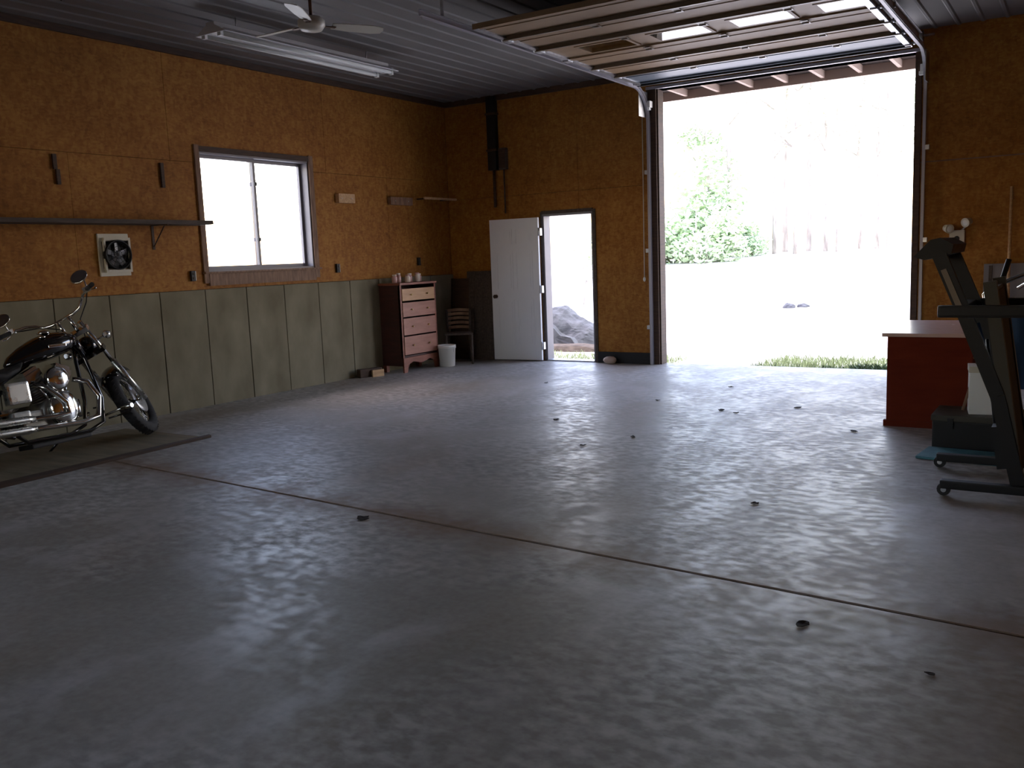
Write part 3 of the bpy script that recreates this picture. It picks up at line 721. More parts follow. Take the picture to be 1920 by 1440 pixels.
for yy in (YN+.03, YF-.03):
    m_ = MB()
    m_.bar((7.80, yy, .09), (7.68, yy, .60), .05, .075, (1, 0, 0)).bar((7.68, yy, .60), (7.50, yy, 1.06), .05, .075, (1, 0, 0)).bar((7.50, yy, 1.06), (7.36, yy, 1.40), .045, .075, (1, 0, 0))
    m_.build('upright', 'black', t)
MB().bar((7.475, YN+.002, 1.10), (7.385, YN+.002, 1.32), .004, .03, (1, 0, 0)).build('upright_trim', 'strut', t)
# console: wedge shaped
cn = MB().prism([(7.22, 1.395), (7.28, 1.375), (7.42, 1.41), (7.43, 1.46), (7.36, 1.50), (7.31, 1.49)], .66, M.Translation((0, YN+.69, 0)) @ M(((1,0,0,0),(0,0,-1,0),(0,1,0,0),(0,0,0,1)))).build('console', 'black', t)
MB().box(-.055, .055, -.2, .2, 0, .006, M.Translation((7.268, (YN+YF)/2, 1.447)) @ M.Rotation(R(-46.5), 4, 'Y')).build('display', 'bluemetal', cn)
hb = MB().box(7.36, 7.82, YN-.015, YN+.035, 1.045, 1.115, bev=.015).box(7.36, 7.82, YF-.035, YF+.015, 1.045, 1.115, bev=.015).box(7.44, 7.50, YN+.03, YF-.03, 1.05, 1.11, bev=.01)
hb.build('handrail', 'black', t)
# folded running deck
dk = MB()
DM = M.Translation((7.80, 0, .12)) @ M.Rotation(R(-8.5), 4, 'Y')
dk.box(-.03, .008, YN+.08, YF-.08, 0, 1.10, DM); deck = dk.build('deck', 'black', t)
for yy in (YN+.05, YF-.05): MB().box(-.045, .022, yy-.035, yy+.035, -.05, 1.14, DM, ).build('side_rail', 'olive', deck)
MB().box(.009, .014, YN+.10, YF-.10, .02, 1.08, DM).build('belt', 'rubber', deck)
MB().box(-.11, -.031, YN+.12, YF-.12, .05, .30, DM, bev=.0).build('motor_cover', 'black', deck)
for z in (.45, .75): MB().box(-.042, -.031, YN+.09, YF-.09, z, z+.05, DM).build('deck_brace', 'galv', deck)
MB().tube([(7.72, YN+.2, .35), (7.55, YN+.2, 1.0)], .014, 8).build('lift_strut', 'bluemetal', t)
MB().tube([(7.66, YN+.26, .35), (7.60, YN+.26, .9)], .010, 8).build('cable', 'black', t)
# exercise machine behind
t = thing('exercise_bike', 'blue and silver exercise machine with chrome handlebars behind the treadmill', 'exercise machine', (7.95, -3.35, 0), R(12))
MB().bar((-.1, 0, .06), (-.12, 0, 1.05), .07, .07, (1, 0, 0)).bar((-.1, 0, .35), (.45, 0, .30), .06, .06).build('frame', 'bluemetal', t)
MB().box(-.16, -.08, -.25, .25, 0, .06, bev=.01).box(.42, .50, -.25, .25, 0, .06, bev=.01).bar((-.12, 0, .04), (.46, 0, .04), .06, .05).build('base', 'black', t)
MB().lathe([(.24, -.04), (.26, 0), (.24, .04)], M.Translation((.06, 0, .36)) @ M.Rotation(R(90), 4, 'X'), 28).build('flywheel', 'black', t)
MB().torus((.06, 0, .36), .262, .016, 'Y', 32, 8).build('flywheel_band', 'black', t)
MB().tube([(-.27, -.22, 1.10), (-.14, -.20, 1.19), (-.10, -.1, 1.14), (-.12, 0, 1.05), (-.10, .1, 1.14), (-.14, .20, 1.19), (-.27, .22, 1.10)], .014, 10).build('handlebar', 'chrome', t)
MB().box(-.22, -.04, -.09, .09, 1.02, 1.12, bev=.015).build('console', 'bluemetal', t)
MB().bar((.36, 0, .30), (.40, 0, .82), .04, .04, (1, 0, 0)).build('seat_post', 'chrome', t)
MB().box(.26, .54, -.13, .13, .82, .89, bev=.03).build('saddle', 'black', t)
# weight bench frame / silver rail pieces
t = thing('folding_rack', 'folded blue and chrome rack standing behind the treadmill deck', 'rack', (0, 0, 0))
for yy in (-4.45, -4.20):
    MB().tube([(7.66, yy, 0), (7.60, yy, .60), (7.52, yy, 1.13), (7.56, yy, 1.17), (7.74, yy, 1.25), (7.80, yy, 1.22), (7.80, yy, .6), (7.86, yy, 0)], .014, 10).build('side_frame', 'chrome', t)
for p in ((7.60, .60), (7.52, 1.13), (7.74, 1.25), (7.80, .6)): MB().tube([(p[0], -4.45, p[1]), (p[0], -4.20, p[1])], .011, 8).build('cross_bar', 'alu', t)
MB().box(7.625, 7.785, -4.40, -4.25, .50, 1.02, bev=.02).build('pad', 'bluemetal', t)
MB().tube([(7.70, -4.46, .10), (7.69, -4.46, .62), (7.62, -4.46, 1.02), (7.70, -4.46, 1.10)], .02, 10).build('lever_arm', 'alu', t)
MB().box(7.56, 7.66, -4.47, -4.43, .98, 1.10, bev=.01).build('bracket', 'bluemetal', t)
# pole leaning
t = thing('ski_pole', 'slim pole with dark grip leaning behind the treadmill handrail', 'pole', (0, 0, 0))
MB().tube([(7.36, -3.90, .26), (7.44, -3.80, .62), (7.53, -3.68, 1.05)], .010, 8).build('shaft', 'framewood', t)
MB().tube([(7.53, -3.68, 1.05), (7.60, -3.60, 1.33)], [.016, .019], 10).build('grip', 'black', t)
# grey panel and broom by the wall
t = MB().box(0, .60, -.02, .02, 0, 1.22, bev=.004).build('leaning_sheet', 'vinyl'); t.matrix_world = M.Translation((7.14, -.16, .0)) @ M.Rotation(R(-5), 4, 'X'); tag(t, 'grey sheet leaning on the back wall behind the treadmill', 'sheet')
for a in (.05, .52): MB().box(a, a+.03, -.035, -.02, .02, 1.2).build('edge_strip', 'greywood', t)
t = thing('broom', 'broom with orange-brown wooden handle leaning on the back wall at the right edge', 'broom', (0, 0, 0))
MB().tube([(7.40, -.36, .16), (7.385, -.21, 1.2), (7.375, -.04, 2.02)], .016, 8).build('handle', 'pine', t)
MB().box(7.26, 7.54, -.40, -.34, .12, .18, bev=.01).build('brush_head', 'darkwood', t)
MB().box(7.27, 7.53, -.41, -.33, .0, .12).build('bristles', 'strut', t)
# twin-head lamp on the wall
t = thing('wall_light', 'twin-head lamp with pale junction box on the back wall right of big door', 'light', (6.865, -.0, 1.53))
MB().box(-.075, .075, -.055, 0, -.12, .06, bev=.006).build('box', 'offwhite', t)
MB().lathe([(.028, 0), (.026, .006)], M.Translation((0, -.055, -.03)) @ M.Rotation(R(90), 4, 'X'), 14).build('sensor', 'black', t)
for (dx, dz, ang) in ((-.10, .085, 40), (.115, .145, -30)):
    MB().tube([(dx*.3, -.03, .05), (dx*.7, -.05, .09)], .010, 8).build('arm', 'galv', t)
    l = MB().lathe([(.02, -.04), (.035, -.02), (.048, .05), (.05, .06)], M.Translation((dx, -.09, dz)) @ M.Rotation(R(ang), 4, 'Z') @ M.Rotation(R(100), 4, 'X'), 16).build('lamp_head', 'offwhite', t)
    MB().lathe([(.044, .052), (.03, .063), (.005, .066)], M.Translation((dx, -.09, dz)) @ M.Rotation(R(ang), 4, 'Z') @ M.Rotation(R(100), 4, 'X'), 16).build('lens', 'lens', l)

# ------------------------------------------------------------------ sheets under the motorcycle
o = MB()
N_ = 14
for k in range(N_):
    ya = -5.92 - 2.9*k/N_; yb = -5.92 - 2.9*(k+1)/N_
    za = .004+.010*abs(sin(k*.8))*(k/N_); zb = .004+.010*abs(sin((k+1)*.8))*((k+1)/N_)
    vs = [o.bm.verts.new(p) for p in ((.38, ya, .0), (1.50, ya, 0), (1.50, yb, 0), (.38, yb, 0), (.38, ya, .006), (1.50, ya, .006+za), (1.50, yb, .006+zb), (.38, yb, .006))]
    for f in ((0,3,2,1), (4,5,6,7), (1,2,6,5), (0,4,7,3)): o.bm.faces.new([vs[i] for i in f])
    if k == 0: o.bm.faces.new([vs[i] for i in (0,1,5,4)])
    if k == N_-1: o.bm.faces.new([vs[i] for i in (3,7,6,2)])
tag(o.build('plywood_sheet', 'ply'), 'thin weathered plywood sheet lying on the floor under the motorcycle', 'sheet')
o = MB().prism([(1.51, -5.86), (1.565, -5.88), (1.68, -8.8), (1.52, -8.8)], .022).build('shadow_strip', 'darkwood'); tag(o, 'dark strip made as the shadow along the near edge of the plywood under the motorcycle', 'shadow_strip')  # dark strip shaped like the shadow under the sheet's raised near edge

# ------------------------------------------------------------------ motorcycle
mc = thing('motorcycle', 'black and chrome cruiser motorcycle parked on its side stand by the concrete wall', 'motorcycle', (.80, -6.80, 0))
RK = R(34); ax = V((0, -sin(RK), cos(RK)))
AXL = V((0, .82, .33)); SP = V((0, .77, .33))
S = M.Translation(SP) @ M.Rotation(R(38), 4, ax) @ M.Translation(-SP)
def part(mb, name, mt, parent=mc, steer=False, **k):
    if steer: mb.xf(S)
    return mb.build(name, mt, parent, **k)
def wheel(c, name, r=.33, tw=.055, steer=False):
    w = part(MB().torus(c, r-tw, tw, 'X', 44, 12), name, 'rubber', steer=steer)
    tr = MB()
    for k in range(40):
        a = 2*pi*k/40
        for sx in (-1, 1):
            m = M.Translation(c) @ M.Rotation(a, 4, 'X') @ M.Translation((sx*.022, 0, r-.004)) @ M.Rotation(R(sx*30), 4, 'Z')
            tr.box(-.016, .016, -.012, .012, -.006, .004, m)
    part(tr, 'tread', 'rubber', w, steer, kind='stuff')
    part(MB().torus(c, r-2*tw+.012, .016, 'X', 44, 8, sq=.8), 'rim', 'chrome', w, steer)
    sp = MB()
    for k in range(36):
        a = 2*pi*k/36; b = a + (.35 if k % 2 else -.35); sx = .03 if k % 4 < 2 else -.03
        c_ = V(c); sp.tube([c_+V((sx, .035*cos(b), .035*sin(b))), c_+V((0, (r-2*tw)*cos(a), (r-2*tw)*sin(a)))], .0025, 4, cap=False)
    part(sp, 'spokes', 'alu', w, steer, kind='stuff')
    part(MB().lathe([(.02, -.07), (.045, -.065), (.045, -.045), (.03, -.03), (.03, .03), (.045, .045), (.045, .065), (.02, .07)], M.Translation(c) @ M.Rotation(R(90), 4, 'Y'), 18), 'hub', 'chrome', w, steer)
    part(MB().lathe([(.075, -.003), (.145, -.003), (.145, .003), (.075, .003)], M.Translation(V(c)+V((.058, 0, 0))) @ M.Rotation(R(90), 4, 'Y'), 32, cap=False).lathe([(.05, .0), (.085, .002)], M.Translation(V(c)+V((.056, 0, 0))) @ M.Rotation(R(90), 4, 'Y'), 18), 'brake_disc', 'galv', w, steer)
    return w
wheel(AXL, 'front_wheel', .335, .056, True)
wheel((0, -.82, .32), 'rear_wheel', .325, .072)
# fork: slider and tube each side, clamps
for sx in (-.105, .105):
    part(MB().tube([AXL+V((sx, .03, -.03)), AXL+V((sx, 0, 0))+ax*.42], [.026, .030], 12), 'fork_slider', 'alu', steer=True)
    part(MB().tube([AXL+V((sx, 0, 0))+ax*.40, AXL+V((sx, 0, 0))+ax*.86], .021, 12), 'fork_tube', 'chrome', steer=True)
part(MB().tube([AXL+V((-.13, 0, 0)), AXL+V((.13, 0, 0))], .012, 10), 'axle', 'chrome', steer=True)
for d in (.56, .78):
    c = AXL + V((0, -.02, 0)) + ax*d
    m = M.Translation(c) @ M.Rotation(RK, 4, 'X')
    part(MB().box(-.135, .135, -.045, .04, -.018, .018, m, bev=.0), 'triple_clamp', 'chrome' if d > .7 else 'blackpaint', steer=True)
# front fender
fm = MB(); secs = []
for k in range(15):
    a = R(62 + 80*k/14); sec = []
    for j in range(9):
        b = R(-80+160*j/8); rr = .345 + .018 - .05*(1-cos(b)); w = .085*sin(b); sec.append(AXL+V((w, rr*cos(a), rr*sin(a))))
    for j in range(8, -1, -1):
        b = R(-80+160*j/8); rr = .341 + .018 - .05*(1-cos(b)); w = .081*sin(b); sec.append(AXL+V((w, rr*cos(a), rr*sin(a))))
    secs.append(sec)
part(fm.loft(secs), 'front_fender', 'blackpaint', steer=True)
# headlight and signals
HL = AXL + ax*.70 + V((0, .13, -.02))
hm = M.Translation(HL) @ M.Rotation(R(-92), 4, 'X')
hl = part(MB().lathe([(.02, -.10), (.06, -.085), (.082, -.03), (.088, .03), (.088, .04)], hm, 24), 'headlight', 'blackpaint', steer=True)
part(MB().lathe([(.088, .03), (.094, .036), (.094, .05), (.086, .054)], hm, 24, cap=False), 'bezel', 'chrome', hl, True)
part(MB().lathe([(.086, .048), (.05, .062), (.01, .066)], hm, 24), 'lens', 'lens', hl, True)
for sx in (-1, 1):
    p = HL+V((sx*.19, -.02, -.0))
    o = part(MB().tube([HL+V((sx*.08, -.03, 0)), p], .008, 8).lathe([(.02, -.04), (.034, -.02), (.036, .03), (.03, .035)], M.Translation(p) @ M.Rotation(R(-90), 4, 'X'), 16), 'turn_signal', 'chrome', steer=True)
    part(MB().lathe([(.030, .034), (.01, .042)], M.Translation(p) @ M.Rotation(R(-90), 4, 'X'), 16), 'lens', 'redglass', o, True)
# handlebar
TC = AXL + ax*.80 + V((0, -.02, 0))
for sx in (-.05, .05): part(MB().tube([TC+V((sx, 0, 0)), TC+V((sx, -.03, .13))], .016, 10), 'riser', 'chrome', steer=True)
def hbp(sx):
    return [TC+V(p) for p in ((0, -.03, .13), (sx*.10, -.03, .13), (sx*.17, -.02, .15), (sx*.22, -.04, .19), (sx*.27, -.10, .205), (sx*.36, -.22, .19), (sx*.43, -.32, .165))]
for sx in (-1, 1):
    P = hbp(sx)
    o = part(MB().tube(P, .0127, 10), 'handlebar', 'chrome', steer=True)
    part(MB().tube([P[5], P[6], P[6]+(P[6]-P[5]).normalized()*.03], .019, 12), 'grip', 'rubber', o, True)
    part(MB().box(-.03, .03, -.02, .02, -.02, .02, M.Translation(P[5]-(P[6]-P[5])*.1), bev=0), 'switch_housing', 'chrome', o, True)
    part(MB().tube([P[5]+V((0, .05, .0)), P[5]*.4+P[6]*.6+V((sx*.02, .085, -.01)), P[6]+V((0, .07, -.01))], .006, 8), 'lever', 'chrome', o, True)
    mp = P[5]+V((sx*.0, -.03, .11))
    mir = part(MB().tube([P[5], P[5]+V((sx*.01, .02, .08)), mp+V((0, .01, -.03))], .006, 8), 'mirror_stem', 'chrome', o, True)
    part(MB().lathe([(.02, -.012), (.052, -.006), (.056, .004), (.05, .008)], M.Translation(mp) @ M.Rotation(R(80), 4, 'X') @ M.Scale(1.35, 4, (1, 0, 0)), 20), 'mirror', 'chrome', o, True)
# cables
for sx in (-1, 1):
    P = hbp(sx)
    part(MB().tube([P[5], P[3]+V((0, .10, .0)), TC+V((sx*.09, .10, .1)), TC+V((sx*.05, .05, -.12))], .005, 6), 'cable', 'black', steer=True)
# frame
fr = MB()
NK = V((0, .33, .93))
for sx in (-1, 1):
    fr.tube([NK, V((sx*.06, .36, .75)), V((sx*.11, .40, .40)), V((sx*.12, .36, .20)), V((sx*.12, .22, .15)), V((sx*.12, -.35, .16)), V((sx*.11, -.50, .30)), V((sx*.09, -.62, .62))], .017, 10)
    fr.tube([V((sx*.12, -.45, .22)), V((sx*.13, -.82, .32))], .016, 8)
    fr.tube([V((sx*.09, -.40, .62)), V((sx*.12, -.82, .33))], .015, 8)
fr.tube([NK, V((0, 0, .84)), V((0, -.38, .66)), V((0, -.62, .62))], .022, 10)
fr.tube([V((0, .30, .98)), V((0, .40, .80))], .036, 12)
part(fr, 'frame', 'blackpaint')
# fuel tank: teardrop loft
secs = []
for y_, w, h, zc in ((.34, .03, .03, .93), (.30, .10, .075, .92), (.20, .145, .115, .905), (.08, .155, .13, .885), (-.05, .14, .12, .86), (-.18, .105, .09, .83), (-.28, .06, .055, .80), (-.32, .02, .02, .785)):
    secs.append([V((w*cos(a)*(1 if sin(a) > 0 else .95), y_, zc + h*sin(a)*(.95 if sin(a) > 0 else .75))) for a in [2*pi*j/20 for j in range(20)]])
tk = part(MB().loft(secs), 'fuel_tank', 'blackpaint')
part(MB().lathe([(.05, 0), (.05, .012), (.02, .03)], M.Translation((0, .07, 1.005)), 20), 'speedometer', 'chrome', tk)
part(MB().lathe([(.028, 0), (.03, .015), (.012, .022)], M.Translation((.07, .0, .965)), 16), 'fuel_cap', 'chrome', tk)
part(MB().box(.148, .158, -.02, .14, .875, .90, bev=.004), 'emblem', 'chrome', tk)
secs = []
for y_, w, h, zc in ((-.20, .06, .02, .80), (-.28, .13, .035, .745), (-.42, .165, .045, .70), (-.55, .16, .05, .715), (-.66, .12, .055, .76), (-.85, .09, .04, .80), (-.97, .06, .02, .79)):
    secs.append([V((w*cos(a), y_, zc + h*sin(a))) for a in [2*pi*j/16 for j in range(16)]])
part(MB().loft(secs), 'seat', 'rubber')
secs = []
for k in range(16):
    a = R(15 + 150*k/15); sec = []
    for j in range(9):
        b = R(-85+170*j/8); rr = .375 - .06*(1-cos(b)); sec.append(V((.105*sin(b), -.82+rr*cos(a), .33+rr*sin(a))))
    for j in range(8, -1, -1):
        b = R(-85+170*j/8); rr = .371 - .06*(1-cos(b)); sec.append(V((.101*sin(b), -.82+rr*cos(a), .33+rr*sin(a))))
    secs.append(sec)
part(MB().loft(secs), 'rear_fender', 'blackpaint')
part(MB().sphere((0, -1.16, .58), .045, (1.2, .7, 1), 12), 'tail_light', 'redglass')
# engine
EC = V((0, -.02, .36))
part(MB().lathe([(.10, -.11), (.135, -.10), (.135, .10), (.10, .11)], M.Translation(EC) @ M.Rotation(R(90), 4, 'Y'), 26).box(-.10, .10, -.34, -.05, .24, .40, bev=.02), 'crankcase', 'castalu')
part(MB().lathe([(.125, .0), (.128, .035), (.10, .06), (.03, .066)], M.Translation(EC+V((.11, .03, .02))) @ M.Rotation(R(90), 4, 'Y') @ M.Scale(1.25, 4, (1, 0, 0)), 24), 'cam_cover', 'chrome')
for sgn, nm in ((1, 'front'), (-1, 'rear')):
    a = R(22.5)*sgn; d = V((0, sin(a), cos(a)))
    m = M.Translation(EC) @ M.Rotation(-a, 4, 'X')
    cy = MB().lathe([(.055, .11), (.055, .30)], m, 18)
    for k in range(9):
        z = .125+.02*k; cy.lathe([(.082, z), (.084, z+.004), (.082, z+.008)], m, 20)
    c = part(cy, 'cylinder', 'castalu')
    part(MB().box(-.08, .08, -.075, .075, .305, .37, m, bev=0).box(-.07, .07, -.065, .065, .37, .40, m), 'cylinder_head', 'chrome', c)
    for off in (-.022, .022):
        part(MB().tube([m @ V((.125, off, .07)), m @ V((.095, off*1.6, .31))], .009, 8), 'pushrod_tube', 'chrome', c)
ac = part(MB().lathe([(.085, 0), (.10, .01), (.10, .05), (.088, .066), (.05, .074), (.008, .076)], M.Translation((.105, -.0, .62)) @ M.Rotation(R(90), 4, 'Y'), 30), 'air_cleaner', 'chrome')
part(MB().lathe([(.012, .07), (.012, .084), (.006, .088)], M.Translation((.105, 0, .62)) @ M.Rotation(R(90), 4, 'Y'), 12), 'bolt', 'alu', ac)
part(MB().box(.10, .17, -.46, -.27, .47, .64, bev=.02), 'oil_tank', 'alu')
part(MB().box(.105, .165, -.46, -.30, .33, .41, bev=.02), 'starter_cover', 'castalu')
part(MB().box(-.20, -.12, -.42, .16, .27, .45, bev=.035), 'primary_cover', 'chrome')
part(MB().tube([(.14, .12, .28), (.14, .12, .36), (.12, .14, .42)], .032, 14), 'oil_filter', 'chrome')
# exhausts
ex1 = [(.09, .17, .60), (.14, .27, .56), (.17, .33, .42), (.18, .28, .26), (.18, .12, .235), (.18, -.2, .25), (.18, -.35, .255)]
part(MB().tube(ex1, .022, 12), 'exhaust_pipe', 'chrome')
part(MB().tube([(.18, -.30, .255), (.18, -.36, .257), (.18, -1.14, .285), (.18, -1.20, .287)], [.024, .032, .034, .031], 16), 'muffler', 'alu')
ex2 = [(.09, -.18, .60), (.16, -.12, .56), (.20, .0, .42), (.20, .0, .33), (.19, -.12, .325), (.185, -.35, .335)]
part(MB().tube(ex2, .022, 12), 'exhaust_pipe', 'chrome')
part(MB().tube([(.185, -.30, .335), (.185, -.36, .337), (.185, -1.08, .36), (.185, -1.14, .362)], [.024, .031, .033, .030], 16), 'muffler', 'alu')
# foot controls
for sx in (-1, 1):
    part(MB().tube([(sx*.12, .38, .25), (sx*.20, .48, .28), (sx*.31, .50, .29)], .011, 8).tube([(sx*.22, .49, .285), (sx*.33, .505, .295)], .019, 10), 'foot_peg', 'chrome')
    part(MB().tube([(sx*.14, .40, .22), (sx*.22, .56, .24), (sx*.25, .62, .33)], .008, 8).box(sx*.25-.035, sx*.25+.035, .60, .64, .32, .335), 'pedal', 'blackpaint')
part(MB().tube([(-.13, .16, .16), (-.22, .10, .07), (-.30, .06, .000)], .011, 8), 'side_stand', 'blackpaint')
part(MB().bar((-.30, .10, .000), (-.30, .0, .0), .04, .008), 'stand_foot', 'blackpaint')
part(MB().box(-.09, .09, -.30, .25, .10, .14, bev=.01), 'skid_plate', 'black')
LEAN = R(-9.5)
mc.rotation_euler = (0, LEAN, R(6))
mc.location = (1.0, -6.93, .012)

# ------------------------------------------------------------------ dry leaves on the floor
def leaf_mesh(sc, sd):
    r_ = random.Random(sd); mb = MB(); N1 = 10
    out = []
    for k in range(N1):
        a = 2*pi*k/N1; rr = sc*(.6+.5*r_.random())*(1.25 if k % 5 == 0 else 1); out.append(mb.bm.verts.new((rr*cos(a), rr*.75*sin(a), .004+sc*.2*r_.random())))
    c = mb.bm.verts.new((0, 0, .003)); c2 = mb.bm.verts.new((0, 0, .0005)); o2 = [mb.bm.verts.new(v.co+V((0, 0, -.0025))) for v in out]
    for k in range(N1):
        mb.bm.faces.new((c, out[k], out[(k+1) % N1])); mb.bm.faces.new((c2, o2[(k+1) % N1], o2[k])); mb.bm.faces.new((out[k], o2[k], o2[(k+1) % N1], out[(k+1) % N1]))
    return mb
LV = [(4.555, -7.245, .050, 'large dark dry leaf on the floor just before the saw cut'),
      (7.186, -7.617, .034, 'dark dry leaf on the near side of the saw cut, toward the treadmill'),
      (4.045, -4.04, .040, 'dry leaf on the pale floor in line with the open walk door'),
      (4.80, -4.956, .032, 'dry leaf halfway between the walk door and the saw cut'),
      (5.026, -4.51, .032, 'dry leaf on the pale floor straight below left jamb of big door, nearer one'),
      (4.485, -2.748, .032, 'small dry leaf straight below the left jamb of big door, farther one'),
      (5.266, -3.095, .040, 'dark dry leaf in the centre of the big doorway light, left of a close pair'),
      (5.437, -3.183, .034, 'dry leaf in the centre of the big doorway light, right of a close pair'),
      (5.867, -2.729, .040, 'slanting dry leaf in front of the big doorway toward the desk'),
      (6.567, -3.675, .038, 'dark dry leaf on the floor just left of the desk foot'),
      (4.875, -1.674, .030, 'small dry leaf nearest the big door threshold'),
      (6.493, -6.012, .030, 'flattened dry leaf in the scuffed patch before the treadmill'),
      (7.679, -7.839, .016, 'tiny dry leaf at lower right of the floor near camera'),
      (2.745, -1.985, .026, 'tiny dry leaf in front of the open walk door')]
for k, (x, y, s, lab) in enumerate(LV):
    o = leaf_mesh(s, 40+k).build('dry_leaf', 'deadleaf'); o.location = (x, y, 0.0015); o.rotation_euler = (0, 0, k*1.3)
    tag(o, lab, 'leaf', 'dry leaves scattered on the floor')

# ------------------------------------------------------------------ outside
def gh(x, y):
    h = -.10
    if y > 1.5: h += .055*(min(y, 26)-1.5)*min(1, (y-1.5)/6)
    if y > 1.0: h += .05*noise.noise(V((x*.35, y*.35, 0)))*min(1, (y-1)/2)
    return h
gm = bmesh.new(); NX, NY = 70, 80
gx = [-160+300*(i/NX) for i in range(NX+1)]; gy = [.165 + 420*(j/NY)**3 for j in range(NY+1)]
gv = [[gm.verts.new((x, y, gh(x, y))) for x in gx] for y in gy]
for j in range(NY):
    for i in range(NX):
        f = gm.faces.new((gv[j][i], gv[j][i+1], gv[j+1][i+1], gv[j+1][i])); f.smooth = True
gb = MB(); gb.bm.free(); gb.bm = gm; yard = struct(gb.build('ground', 'gravel'))
gs = MB().box(-60, -.2, -40, .165, -.2, -.12).box(XR+.15, 60, -40, .165, -.2, -.12).build('side_ground', 'gravel', yard)

def blades(n, fx, hmin, hmax, w, sd, lean=.4, nseg=1):
    r_ = random.Random(sd); mb = MB()
    for _ in range(n):
        x, y, z = fx(r_); a = r_.random()*2*pi; h = hmin+(hmax-hmin)*r_.random(); l = lean*h*(r_.random()+.2); b = r_.random()*2*pi
        dx, dy = w*cos(a), w*sin(a)
        v = [mb.bm.verts.new(p) for p in ((x-dx, y-dy, z), (x+dx, y+dy, z), (x+l*cos(b)*.4+dx*.7, y+l*sin(b)*.4+dy*.7, z+h*.6), (x+l*cos(b), y+l*sin(b), z+h))]
        mb.bm.faces.new((v[0], v[1], v[2])); mb.bm.faces.new((v[0], v[2], v[3]))
    return mb
def band(x0, x1, y0, y1):
    def f(r_):
        x = x0+(x1-x0)*r_.random(); y = y0+(y1-y0)*r_.random(); return x, y, gh(x, y)-.005
    return f
o = blades(5200, band(4.4, 7.4, .30, 1.8), .03, .12, .006, 3).build('grass_strip', 'grass', kind='stuff', fix=False); tag(o, 'strip of low grass just outside the big door threshold', 'grass')
o = blades(2600, band(-.9, 3.2, .35, 1.5), .03, .12, .006, 4).build('grass_patch', 'grass', kind='stuff', fix=False); tag(o, 'green grass just outside the open walk door', 'grass')
for k, (x, y, s) in enumerate(((5.78, .42, .16), (6.02, .44, .15), (6.35, .55, .13), (5.35, .65, .09))):
    mb = blades(160, lambda r_: (r_.gauss(0, s*.35), r_.gauss(0, s*.3), -.005), s*.4, s, .016, 20+k, .9)
    o = mb.build('weed', 'weed', fix=False); o.location = (x, y, gh(x, y))
    tag(o, 'leafy green weed at the big door threshold, %s' % ('second from the left', 'third from the left', 'rightmost, near the desk', 'leftmost and smallest')[k], 'weed', 'weeds at the threshold')

def boulder(name, loc, size, sd, mt='rock'):
    mb = MB(); q = bmesh.ops.create_icosphere(mb.bm, subdivisions=4, radius=1)
    for v in mb.bm.verts:
        p = v.co.copy(); n = noise.noise(p*1.1+V((sd, 0, 0)))*.35 + noise.noise(p*2.7+V((sd, 5, 0)))*.14
        p = p*(1+n); v.co = V((p.x*size[0], p.y*size[1], max(p.z, -.3)*size[2]))
    o = mb.build(name, mt); o.location = loc
    return o
# sloping boulder by the walk door
mb = MB()
prof = [(-.55, -.15), (-.42, .35), (-.30, .62), (-.16, .74), (.0, .72), (.16, .60), (.36, .46), (.62, .38), (.80, .18), (.86, -.15)]
secs = []
for k in range(9):
    t_ = k/8; yy = -.35+1.1*t_; s_ = sin(pi*min(.93, max(.12, t_)))**.45
    secs.append([V((x*s_+.03*noise.noise(V((x*4, yy*3, 1))), yy+.08*noise.noise(V((x*3, z*3, k))), (z+.15)*s_-.15+.05*noise.noise(V((x*4, yy*4, z*4))))) for x, z in prof])
bo = mb.loft(secs, smooth=False).build('boulder', 'rock'); bo.location = (.28, 2.75, -.12)
md = bo.modifiers.new('sub', 'SUBSURF'); md.subdivision_type = 'SIMPLE'; md.levels = md.render_levels = 2
tx = bpy.data.textures.new('rock_relief', 'CLOUDS'); tx.noise_scale = .22
dm = bo.modifiers.new('relief', 'DISPLACE'); dm.texture = tx; dm.strength = .10; dm.mid_level = .5
tag(bo, 'grey sloping boulder outside the open walk door', 'rock')
o = boulder('soil_mound', (.75, 2.15, -.26), (.9, .3, .26), 5, 'soil'); tag(o, 'low brown soil mound at foot of the grey boulder', 'mound')
for k, (px, y, s, lab) in enumerate(((4.35, 7.6, .13, 'small grey stone on the bright yard, left of the pair'), (4.62, 7.7, .11, 'small grey stone on the bright yard, right of the pair'))):
    o = boulder('yard_stone', (px-1.4, y, gh(px, y)+.02), (s, s*.7, s*.6), 9+k); tag(o, lab, 'stone', 'stones in the yard')
# bare shrub seen through the walk door
def shrub_branch(mb, p, d, L, r, depth, r_):
    q = p + d*L; mb.tube([p, (p+q)/2+V((r_.gauss(0, .02), r_.gauss(0, .02), 0)), q], [r, r*.8, r*.6], 5)
    if depth:
        for _ in range(3):
            n = (d+V((r_.gauss(0, .5), r_.gauss(0, .5), r_.gauss(0, .35)))).normalized(); shrub_branch(mb, q, n, L*.7, r*.6, depth-1, r_)

